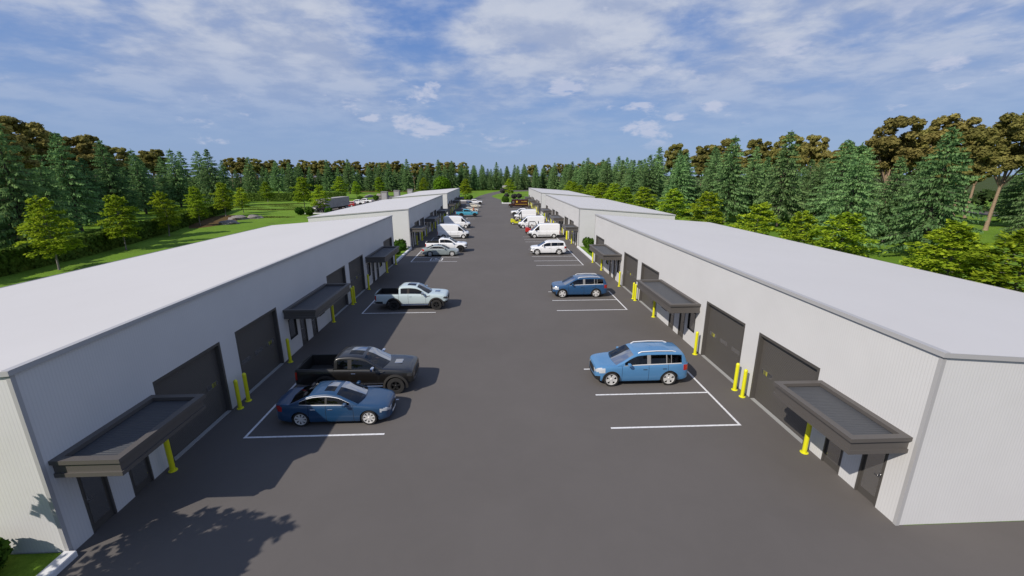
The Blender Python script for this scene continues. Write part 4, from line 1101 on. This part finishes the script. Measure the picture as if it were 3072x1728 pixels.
LF = [(-127.0, 210.9, 17.0), (-110.4, 202.8, 18.0), (-117.8, 242.1, 17.5), (-102.7, 224.6, 16.0), (-115.5, 265.0, 16.5), (-90.7, 242.6, 18.0), (-76.7, 233.8, 18.0), (-75.0, 265.0, 15.3), (-68.5, 265.0, 17.0), (-62.0, 260.4, 18.0), (-48.9, 249.3, 18.5), (-39.8, 265.0, 16.4), (-33.1, 262.0, 18.7), (-25.6, 266.0, 18.1), (-55, 268, 16.5)]
row('conifer', LF, 'bluish green conifer', 'at the far wood edge beyond the lawn', 'conifers across the far end')
CF = [(-16.7, 268.0, 15.8), (-12.0, 272.0, 15.4), (-7.8, 286.0, 16.2), (1.6, 288.0, 17.8), (8.7, 292.0, 15.5), (19.8, 290.0, 16.7), (27.6, 287.0, 16.3), (33.3, 292, 16.0), (-20.5, 280, 16.2), (14.0, 298, 16.4)]
row('conifer', CF, 'dark conifer', 'across the end of the curving road', 'conifers across the far end')
LB = [(-86.9, 84.7, 20.2), (-100.0, 101.7, 20.0), (-115.8, 121.3, 20.0), (-114.5, 130.3, 20.8), (-107.6, 120.3, 19.6), (-141.1, 171.9, 20.0), (-135.7, 182.2, 20.0), (-151.3, 200.2, 20.0), (-127, 148, 20)]
row('broadleaf_tree', LB, 'tall dark olive tree', 'rising behind the conifers at left', 'brown trees at the left')
plant('broadleaf_tree', -66.5, 61.3, 16.8, 'tall brown tree with bare forked trunk at the left edge', 'brown trees at the left', 1); occ.append((-66.5, 61.3))
FB = [(-166.7, 285.0, 20.1), (-158.5, 285.0, 20.6), (-149.7, 282.0, 19.7), (-141.7, 285.0, 18.8), (-131.2, 283.0, 19.4), (-122, 286, 19), (-115.3, 285.0, 18.2), (-107.1, 283.0, 18.8), (-98.1, 285.0, 18.8), (-88.0, 285.0, 17.9), (-78.0, 282.0, 17.6), (-70, 286, 17.4), (-62.9, 285.0, 18.1), (-51.6, 285.0, 16.9), (-42, 286, 17.2), (-30.0, 285.0, 17.5)]
row('broadleaf_tree', FB, 'brown broadleaf tree', 'in the far tree line beyond the lawn', 'brown trees across the far end')
FR = [(74.8, 306.0, 18.4), (60.6, 310.0, 17.1), (26.7, 310.0, 16.3), (46.5, 308.0, 17.1), (67, 300, 17.5), (53, 312, 16.8), (38, 311, 16.4)]
row('broadleaf_tree', FR, 'distant brown broadleaf tree', 'in the line right of the road', 'brown trees across the far end')
# the wood behind, trees nothing in the picture tells apart
def fill(kind, n, xf_, yf_, h0, h1, label, group, gap):
    t = 0; k = 0
    while k < n and t < n * 60:
        t += 1; x, y = xf_(rnd.random()), yf_(rnd.random())
        x += rnd.uniform(-1, 1)
        if any((x - a) ** 2 + (y - c) ** 2 < gap * gap for a, c in occ): continue
        occ.append((x, y)); plant(kind, x, y, rnd.uniform(h0, h1), label, group, fat=rnd.uniform(.95, 1.2)); k += 1
def fill2(kind, n, f, h0, h1, label, group, gap):
    t = 0; k = 0
    while k < n and t < n * 60:
        t += 1; x, y = f()
        if any((x - a) ** 2 + (y - c) ** 2 < gap * gap for a, c in occ): continue
        occ.append((x, y)); plant(kind, x, y, rnd.uniform(h0, h1), label, group, fat=rnd.uniform(.95, 1.2)); k += 1
U_ = rnd.uniform
fill2('conifer', 52, lambda: (lambda y: (U_(43, 66), y))(U_(95, 290)), 13.5, 16.5, 'green conifer in the dense wood behind the right warehouses', 'conifers behind the right warehouses', 5.2)
fill2('conifer', 16, lambda: (U_(60, 84), U_(55, 130)), 11, 14.5, 'green conifer in the dense wood behind the right warehouses', 'conifers behind the right warehouses', 5.5)
fill2('broadleaf_tree', 18, lambda: (U_(82, 130), U_(80, 200)), 16, 18.5, 'olive-brown tree deep in the right wood', 'brown trees behind the right warehouses', 7)
fill2('conifer', 32, lambda: (lambda y: (-.62 * y - 30 - U_(2, 26), y))(U_(70, 190)), 12, 15.5, 'dark conifer in the dense wood behind the left hedge', 'conifers behind the left hedge', 5.2)
fill2('broadleaf_tree', 14, lambda: (lambda y: (-.62 * y - 52 - U_(2, 24), y))(U_(80, 220)), 16, 19, 'dark olive tree deep in the left wood', 'brown trees at the left', 7)
fill2('conifer', 74, lambda: (U_(-165, 80), U_(270, 300)), 13, 16, 'distant conifer in the far wood', 'conifers across the far end', 4.6)
fill2('broadleaf_tree', 20, lambda: (U_(-175, -20), U_(292, 312)), 16.5, 18.3, 'distant brown tree in the far wood', 'brown trees across the far end', 7)
for x, y, h in [(100, 77, 15), (95, 63, 13), (112, 84, 15.5), (84, 60, 12.5), (76, 52, 11.5), (118, 92, 15), (104, 70, 14)]: occ.append((x, y)); plant('conifer', x, y, h, 'green conifer in the dense wood behind the right warehouses', 'conifers behind the right warehouses', fat=1.15)
# trees out of the frame on the left whose shade falls on the lawn and the lot
fill2('conifer', 7, lambda: (U_(-70, -56), U_(20, 62)), 15, 17, 'dark conifer beyond the left edge of the lawn', 'conifers behind the left hedge', 6)
plant('young_tree', -13.15, 5.1, 7.3, 'young tree in the grass strip before the nearest left warehouse', 'young yellow-green trees', 0, 1.14)
# young trees
YL = [(-47.6, 47.1, 7.95), (-50.9, 59.9, 7.7), (-55.0, 73.6, 7.6), (-59.8, 88.8, 7.9), (-66.5, 108.6, 8.4), (-67.1, 117.4, 6.9)]
for (x, y, h), l in zip(YL, ['dark shaded young tree with thin trunk, nearest on the left lawn', 'young tree with layered crown before the left hedge, second on the lawn', 'young tree third along the hedge, leaves lit on its left side', 'slim young tree rising from the brown soil bed', 'yellow-green young tree at the far end of the left hedge', 'small dark young tree right of the hedge end']):
    plant('young_tree', x, y, h, l, 'young yellow-green trees', fat=.98)
for x, y, h, l in [(-84.8, 165, 7.6, 'small yellow-green tree alone before the far hedge'), (-56.9, 131.2, 9.6, 'tallest bright yellow-green tree on the left lawn'), (-45.8, 115.4, 7.6, 'yellow-green tree in front of the grey semi trailer'), (-64.2, 184, 9.4, 'broad yellow-green tree beyond the back lot'),
                   (-60.2, 192, 7.4, 'narrow yellow-green tree right of the broad one beyond the back lot'), (-54, 207, 9, 'yellow-green tree left of the grey storage boxes'), (-38, 236, 8.4, 'yellow-green tree above the far left roof'), (-11.9, 180.5, 8.4, 'yellow-green tree beside the far left warehouse end'), (6.65, 191, 8.2, 'dense yellow-green tree on the round grass island')]:
    plant('young_tree', x, y, h, l, 'young yellow-green trees', fat=1.1)
YR = [(31, 177, 7.4), (31, 157, 6.3), (31, 140, 6.9), (31, 124, 7.8), (31, 110.7, 7.8), (31, 100.8, 7.2), (31, 88.4, 7.6), (31, 73.9, 7.6), (31, 61.4, 7.7), (31, 48.9, 6.9), (31.2, 42, 6.4), (31, 36.3, 6.9), (31.3, 27.3, 7.0), (31.4, 23.4, 7.1), (34.5, 30.5, 5.6), (31.2, 169, 7.2), (31.2, 132, 7.0)]
row('young_tree', YR, 'bright yellow-green young tree', 'in the row behind the right roofs', 'young trees behind the right warehouses', 1.28)
# round light green weeping tree
g = bush_mesh(33, 5.6, 4.6, 5200, .22)
t_ = thing('weeping_tree', 'round light green weeping tree behind the far left warehouse', 'tree', (-26, 214, 0))
g.build('crown', M['willow'], t_); g = MB(); g.tube([(0, 0, -.1), (0, .05, 2.5), (.1, 0, 5)], [.28, .2, .1], 8); g.build('trunk', M['bark_grey'], t_)
# shrubs
BUSH = {}
for nm, mt, rx, rz, n, lf in [('shrub', 'shrub', 1., .75, 2600, .07), ('light', 'bright_shrub', 1., .8, 1500, .09), ('dark', 'dark_shrub', 1., .7, 1500, .09)]:
    BUSH[nm] = (bush_mesh(21, rx, rz, n, lf), M[mt])
proto_b = {}
def bush(kind, x, y, s, label, z=.1, group='shrubs by the kerbs'):
    if kind not in proto_b: o = proto_b[kind] = BUSH[kind][0].build('shrub', BUSH[kind][1])
    else: o = proto_b[kind].copy(); COL.objects.link(o)
    o.location = (x, y, z); o.scale = (s, s, s); o.rotation_euler = (0, 0, rnd.uniform(0, 6)); return tag(o, label, 'shrub', group)
bush('shrub', -13.2, 9.0, .68, 'green shrub at the bottom left corner of the picture')
for s in (-1, 1):
    for k in (0, 1):
        w_ = f"between the {pos[k]} and the {'middle' if k == 0 else 'farthest'} {side[s]} warehouses" if k else f"between the two front {side[s]} warehouses"
        if k: w_ = f"between the two rear {side[s]} warehouses"
        bush('shrub', s * 12.95, 57.3 + P * k, .95, f"taller green shrub by the end wall {w_}")
        if s < 0: bush('shrub', s * 12.45, 56.6 + P * k, .72, f"lower green shrub in front of the taller one {w_}")
        bush('shrub', s * 12.5, 53.6 + P * k, .62, f"small green shrub in the grass strip {w_}")
for x, y, s, kd, l in [(-12.6, 167, 1., 'light', 'pale green shrub at the left end of the far left kerb'), (-11.2, 167.2, 1.1, 'light', 'pale green shrub in the middle of the far left kerb'), (-9.7, 168, 1.4, 'shrub', 'dark green shrub at the right end of the far left kerb'),
                       (4.1, 152.6, 1.5, 'shrub', 'round green shrub inside the corner of the right white kerb'), (5.0, 185, 1.3, 'dark', 'dark purplish shrub left of the tree on the grass island'), (8.0, 179, 1.35, 'dark', 'dark purplish shrub right of the tree on the grass island'), (10.5, 183, 1.3, 'dark', 'dark purplish shrub behind the brown delivery van'),
                       (4.6, 232, 1.8, 'dark', 'dark shrub where the road bends away'), (-49.4, 111, 1.25, 'shrub', 'round shrub on the lawn left of the semi truck'), (-47.2, 111.4, 1.25, 'shrub', 'round shrub behind the front one by the back lot kerb'), (-46.6, 109.6, 1.25, 'shrub', 'round shrub in front of the back lot kerb'), (-43, 112.5, 1.1, 'shrub', 'low shrub below the grey trailer'),
                       (-46.5, 172, 1.3, 'shrub', 'round shrub beside the nearest grey storage box'), (-50.5, 165, 1.3, 'shrub', 'round shrub behind the white pickups on the back lot')]:
    bush(kd, x, y, s, l)
# hedges
def hedge(name, path, h, w, label, seed):
    q = random.Random(seed); r = thing(name, label, 'hedge'); c = MB(); lf = MB()
    for (x0, y0), (x1, y1) in zip(path[:-1], path[1:]):
        d = Vector((x1 - x0, y1 - y0, 0)); L_ = d.length; d.normalize(); n = Vector((-d.y, d.x, 0)); A, B = Vector((x0, y0, 0)), Vector((x1, y1, 0))
        k = w * .42; pr = [(-k, 0), (-k, h * .92), (k, h * .92), (k, 0)]
        for (a, z0), (b_, z1) in zip(pr[:-1], pr[1:]): c.face([A + n * a + Vector((0, 0, z0)), B + n * a + Vector((0, 0, z0)), B + n * b_ + Vector((0, 0, z1)), A + n * b_ + Vector((0, 0, z1))])
        for i in range(int(L_ * (h * 2 + w) * 26)):
            s = q.random() * L_; u = q.random() * (2 * h + w)
            if u < h: o = n * -w / 2; z = u; nr = -n
            elif u < h + w: o = n * (u - h - w / 2); z = h; nr = Vector((0, 0, 1))
            else: o = n * w / 2; z = u - h - w; nr = n
            p = A + d * s + o + Vector((0, 0, z)); bl = noise.noise(p * .8) * .22; p = p + nr * (bl + q.uniform(-.08, .06))
            u_ = Vector((q.gauss(0, 1), q.gauss(0, 1), q.gauss(0, 1))); w_ = u_.cross(nr)
            if w_.length < .05: continue
            u_.normalize(); w_.normalize(); s_ = q.uniform(.09, .17); q4(lf, p, u_ * s_ * 1.2, w_ * s_)
    c.build('branches', M['hedge'], r); lf.build('leaves', M['hedge'], r)
hedge('hedge', [(-47, 24), (-50, 36), (-51.3, 45), (-52.8, 56), (-59.5, 80), (-68.5, 103), (-77, 127)], 2.5, 1.7, 'long tall clipped hedge curving along the left lawn', 1)
hedge('hedge', [(-112, 166), (-93, 170), (-72, 174), (-60, 178)], 3.0, 1.8, 'hedge across the far side of the left lawn', 2)
# boulders
def boulder(x, y, rx, ry, rz, label, seed):
    g = MB(); n, mm = 18, 9
    def f(i, j):
        a, c = 2 * math.pi * (i % n) / n, math.pi / 2 * j / mm; d = Vector((math.cos(a) * math.cos(c), math.sin(a) * math.cos(c), math.sin(c)))
        k = 1 + .35 * noise.noise(d * 1.7 + Vector((seed * 3.1, 0, 0))) + .12 * noise.noise(d * 5); return (d.x * rx * k, d.y * ry * k, d.z * rz * k - .05)
    for i in range(n):
        for j in range(mm): g.face([f(i, j), f(i + 1, j), f(i + 1, j + 1), f(i, j + 1)])
    o = g.build('boulder', M['rock'], None, 40); o.location = (x, y, 0); tag(o, label, 'boulder', 'boulders on the left lawn')
boulder(-55.9, 91.5, 2.2, 1.6, .8, 'low reddish boulder in front, beside the soil bed', 1); boulder(-59.2, 101, 2.2, 1.8, .9, 'grey boulder at the edge of the soil bed, left of a twin', 2); boulder(-56.6, 103, 1.8, 1.5, .9, 'grey boulder at the edge of the soil bed, right of a twin', 3)
boulder(-50, 196, 3.4, 2.4, 1.7, 'large pale boulder left of the grey storage boxes', 4); boulder(-56, 198, 3.0, 2, 1.1, 'low flat boulder beyond the back lot', 5)
# tall dry grass on the lawn
g = MB(); q = random.Random(8)
for cx, cy, rx, ry in [(-74.7, 149, 6.5, 2), (-67.4, 142.3, 5.5, 1.4), (-59, 134.9, 6, 1.6), (-62.1, 127.6, 7, 1.6), (-70.4, 129.5, 6, 1.6), (-78.8, 138.1, 7, 1.8), (-54.6, 105, 6.5, 1.7), (-69.4, 154, 5, 1.4)]:
    for i in range(int(900 * rx / 6)):
        a, u = q.uniform(0, 6.28), q.random() ** .5; p = Vector((cx + math.cos(a) * u * rx, cy + math.sin(a) * u * ry, 0)); hh = q.uniform(.15, .5) * (1.1 - .6 * u)
        o = Vector((math.cos(i), math.sin(i), 0)) * q.uniform(.04, .09); tp = p + Vector((q.gauss(0, .1), q.gauss(0, .1), hh)); g.raw([tuple(p - o), tuple(p + o), tuple(tp)])
tag(g.build('tall_grass', M['tuft']), kind='stuff')

# undergrowth that closes the view between the far trunks
g = MB(); q = random.Random(14)
for A, B, h, n in [((-175, 300), (-60, 300), 6, 5200), ((-60, 298), (-12, 300), 5, 2000), ((-12, 303), (110, 303), 5, 3600), ((64, 60), (72, 180), 5, 4200), ((70, 180), (62, 300), 5, 2600), ((140, 92), (96, 200), 6, 3600), ((100, 50), (142, 96), 6, 2600), ((-84, 70), (-124, 150), 5, 3600), ((-124, 150), (-172, 236), 6, 3200), ((-172, 236), (-176, 300), 6, 2000)]:
    A, B = Vector((*A, 0)), Vector((*B, 0))
    for i in range(n):
        p = A + (B - A) * q.random(); hh = h * (.6 + .4 * math.sin(p.x * .3) * math.cos(p.y * .23)); p = p + Vector((q.gauss(0, 1.6), q.gauss(0, 1.6), hh * q.random() ** .8))
        u = Vector((q.gauss(0, 1), q.gauss(0, 1), q.gauss(0, 1))); w = u.cross(Vector((q.gauss(0, 1), q.gauss(0, 1), q.gauss(0, 1))))
        if w.length < .05: continue
        u.normalize(); w.normalize(); s_ = q.uniform(.3, .6); q4(g, p, u * s_, w * s_ * .8)
tag(g.build('undergrowth', M['undergrowth']), kind='stuff')

# ------------------------------------------------------------------ camera, light, sky
cam = bpy.data.cameras.new('camera'); co = bpy.data.objects.new('camera', cam); COL.objects.link(co)
cam.sensor_width = 36; cam.lens = 36 * 1063.43 / 2576; cam.clip_end = 4000; cam.clip_start = .1
p_, y_, r_ = .2636, .0403, -.0023
f_ = Vector((math.sin(y_) * math.cos(p_), math.cos(y_) * math.cos(p_), -math.sin(p_))); r0 = Vector((math.cos(y_), -math.sin(y_), 0)); u0 = r0.cross(f_)
rr = r0 * math.cos(r_) + u0 * math.sin(r_); uu = -r0 * math.sin(r_) + u0 * math.cos(r_)
mw = Matrix(((rr.x, uu.x, -f_.x, 0), (rr.y, uu.y, -f_.y, 0), (rr.z, uu.z, -f_.z, 10), (0, 0, 0, 1)))
co.matrix_world = mw
SC.camera = co
sun_dir = Vector((-4.8, -4.22, 5.4)).normalized()      # towards the sun
sl = bpy.data.lights.new('sun', 'SUN'); sl.energy = 5.0; sl.angle = R(.5); sl.color = (1, .93, .84)
so = bpy.data.objects.new('sun', sl); COL.objects.link(so); so.rotation_euler = sun_dir.to_track_quat('Z', 'Y').to_euler(); so.location = (-30, -30, 40)
W = bpy.data.worlds.new('World'); SC.world = W; W.use_nodes = True
N, L = W.node_tree.nodes, W.node_tree.links
bg = N['Background']
sky = N.new('ShaderNodeTexSky'); sky.sky_type = 'NISHITA'; sky.sun_disc = False
sky.sun_elevation = math.asin(sun_dir.z); sky.sun_rotation = math.atan2(sun_dir.x, sun_dir.y)
sky.air_density = 1.0; sky.dust_density = .6; sky.ozone_density = 2.5; sky.altitude = 200
SKY = .1
bg.inputs['Strength'].default_value = SKY
tc = N.new('ShaderNodeTexCoord'); sp = N.new('ShaderNodeSeparateXYZ'); L.new(tc.outputs['Generated'], sp.inputs[0])
def math_(op, a, b_=None, c_=None, clamp=False):
    n = N.new('ShaderNodeMath'); n.operation = op; n.use_clamp = clamp
    for i, v in enumerate((a, b_, c_)):
        if v is None: continue
        if hasattr(v, 'links'): L.new(v, n.inputs[i])
        else: n.inputs[i].default_value = v
    return n.outputs[0]
def ramp(v, a, b_, t0=0., t1=1.):
    n = N.new('ShaderNodeMapRange'); n.interpolation_type = 'SMOOTHSTEP'; L.new(v, n.inputs['Value'])
    n.inputs['From Min'].default_value = a; n.inputs['From Max'].default_value = b_; n.inputs['To Min'].default_value = t0; n.inputs['To Max'].default_value = t1
    return n.outputs['Result']
def comb(x, y, z):
    n = N.new('ShaderNodeCombineXYZ')
    for i, v in enumerate((x, y, z)):
        if hasattr(v, 'links'): L.new(v, n.inputs[i])
        else: n.inputs[i].default_value = v
    return n.outputs[0]
def noise_(vec, scale, det, rough, dist=0., off=(0, 0, 0), stretch=(1, 1, 1), rot=0.):
    mp = N.new('ShaderNodeMapping'); L.new(vec, mp.inputs['Vector']); mp.inputs['Location'].default_value = off; mp.inputs['Scale'].default_value = stretch; mp.inputs['Rotation'].default_value = (0, 0, rot)
    t = N.new('ShaderNodeTexNoise'); t.inputs['Scale'].default_value = scale; t.inputs['Detail'].default_value = det; t.inputs['Roughness'].default_value = rough; t.inputs['Distortion'].default_value = dist
    L.new(mp.outputs[0], t.inputs['Vector']); return t.outputs['Fac']
zc = math_('MAXIMUM', sp.outputs['Z'], 0.0)
den = math_('ADD', zc, .16)
px, py = math_('DIVIDE', sp.outputs['X'], den), math_('DIVIDE', sp.outputs['Y'], den)
pv = comb(px, py, 0.)
def dirn(u, v):
    d = f_ + rr * ((u - 1288) / 1063.43) + uu * ((724.5 - v) / 1063.43); d.normalize(); return d
def near(d, a0, a1):
    """1 inside a0 degrees of direction d, 0 beyond a1"""
    n = N.new('ShaderNodeVectorMath'); n.operation = 'DOT_PRODUCT'; L.new(tc.outputs['Generated'], n.inputs[0]); n.inputs[1].default_value = d
    return ramp(n.outputs['Value'], math.cos(R(a1)), math.cos(R(a0)))
big = noise_(pv, .55, 3, .5, .3, off=(3.3, 1.2, 0))
fine = noise_(pv, 1.2, 8, .55, .3, off=(1., 7., 0), stretch=(.65, 1.35, 1), rot=.12)
mottle = noise_(pv, 3.6, 9, .58, .15, off=(4., 2., 3))
wisp = noise_(pv, 9., 6, .6, .3, off=(9., 1., 3))
v = math_('ADD', math_('MULTIPLY', big, .50), math_('ADD', math_('MULTIPLY', fine, .34), math_('MULTIPLY', mottle, .40)))
gap = math_('ADD', math_('MULTIPLY', near(dirn(1080, 110), 2, 12), .20), math_('MULTIPLY', near(dirn(1730, 10), 1, 9), .10))
gap = math_('ADD', gap, math_('ADD', math_('MULTIPLY', near(dirn(1330, 215), 1, 7), .09), math_('MULTIPLY', near(dirn(60, 60), 1, 12), .07)))
thick = math_('ADD', math_('MULTIPLY', near(dirn(600, 170), 4, 28), .13), math_('ADD', math_('MULTIPLY', near(dirn(1480, 60), 2, 11), .10), math_('MULTIPLY', near(dirn(2150, 110), 4, 22), .06)))
thick = math_('ADD', thick, math_('ADD', math_('MULTIPLY', near(dirn(1200, 175), 1, 7), .12), math_('MULTIPLY', near(dirn(1310, 90), 2, 9), .13)))
v = math_('ADD', math_('SUBTRACT', v, gap), thick)
veil = math_('MULTIPLY', ramp(math_('SUBTRACT', v, .03), .43, .69), math_('ADD', .82, math_('MULTIPLY', wisp, .2)), clamp=True)
veil = math_('MULTIPLY', veil, ramp(sp.outputs['Z'], .02, .27))
# small low cumulus
dv = comb(sp.outputs['X'], sp.outputs['Y'], math_('MULTIPLY', sp.outputs['Z'], 2.6))
cn = noise_(dv, 8.5, 9, .58, .25, off=(2.2, .4, 1.1)); cg = noise_(dv, 2.2, 2, .5, 0., off=(5., 1., 2.))
band = math_('MULTIPLY', ramp(sp.outputs['Z'], .035, .09), ramp(sp.outputs['Z'], .33, .16))
cum = math_('MULTIPLY', ramp(math_('ADD', cn, math_('MULTIPLY', math_('SUBTRACT', cg, .5), .35)), .60, .70), band)
def puff(u, v, size):
    d = dirn(u, v); s = N.new('ShaderNodeVectorMath'); s.operation = 'SUBTRACT'; L.new(tc.outputs['Generated'], s.inputs[0]); s.inputs[1].default_value = d
    m_ = N.new('ShaderNodeVectorMath'); m_.operation = 'MULTIPLY'; L.new(s.outputs[0], m_.inputs[0]); m_.inputs[1].default_value = (1, 1, 2.6)
    l_ = N.new('ShaderNodeVectorMath'); l_.operation = 'LENGTH'; L.new(m_.outputs[0], l_.inputs[0])
    return ramp(l_.outputs['Value'], R(size) * 1.3, 0.)
cf = noise_(dv, 16., 9, .62, .3, off=(1.2, 3.4, .1))
for u_, v_, w_ in [(1615, 178, 2.6), (1790, 266, 3.2), (1610, 320, 3.4), (470, 312, 3.2), (1240, 345, 2.8), (1000, 268, 2.6), (900, 272, 3.0), (535, 345, 3.2), (300, 290, 2.0), (2390, 160, 2.6)]:
    cum = math_('MAXIMUM', cum, ramp(math_('ADD', math_('MULTIPLY', puff(u_, v_, w_), .55), math_('MULTIPLY', math_('SUBTRACT', cf, .5), 2.2)), .32, .74))
# blue of the air: zenith to horizon
hz = ramp(sp.outputs['Z'], .42, .0)
air = N.new('ShaderNodeMix'); air.data_type = 'RGBA'; L.new(hz, air.inputs[0]); air.inputs[6].default_value = (*[c / SKY for c in (.080, .205, .560)], 1); air.inputs[7].default_value = (*[c / SKY for c in (.250, .370, .620)], 1)
mx0 = N.new('ShaderNodeMix'); mx0.data_type = 'RGBA'; mx0.inputs[0].default_value = .86; L.new(sky.outputs[0], mx0.inputs[6]); L.new(air.outputs[2], mx0.inputs[7])
cc = N.new('ShaderNodeMix'); cc.data_type = 'RGBA'; L.new(ramp(mottle, .35, .65), cc.inputs[0]); cc.inputs[6].default_value = (*[c / SKY for c in (.37, .435, .60)], 1); cc.inputs[7].default_value = (*[c / SKY for c in (.57, .61, .71)], 1)
mx1 = N.new('ShaderNodeMix'); mx1.data_type = 'RGBA'; L.new(mx0.outputs[2], mx1.inputs[6]); L.new(cc.outputs[2], mx1.inputs[7]); L.new(veil, mx1.inputs[0])
mx2 = N.new('ShaderNodeMix'); mx2.data_type = 'RGBA'; L.new(mx1.outputs[2], mx2.inputs[6]); mx2.inputs[7].default_value = (*[c / SKY for c in (.58, .61, .74)], 1)
L.new(math_('MULTIPLY', cum, .66), mx2.inputs[0])
L.new(mx2.outputs[2], bg.inputs['Color'])
SC.view_settings.view_transform = 'Standard'; SC.view_settings.look = 'None'; SC.view_settings.exposure = 0; SC.view_settings.gamma = 1
SC.render.engine = 'CYCLES'
SC.cycles.max_bounces = 6; SC.cycles.transparent_max_bounces = 8
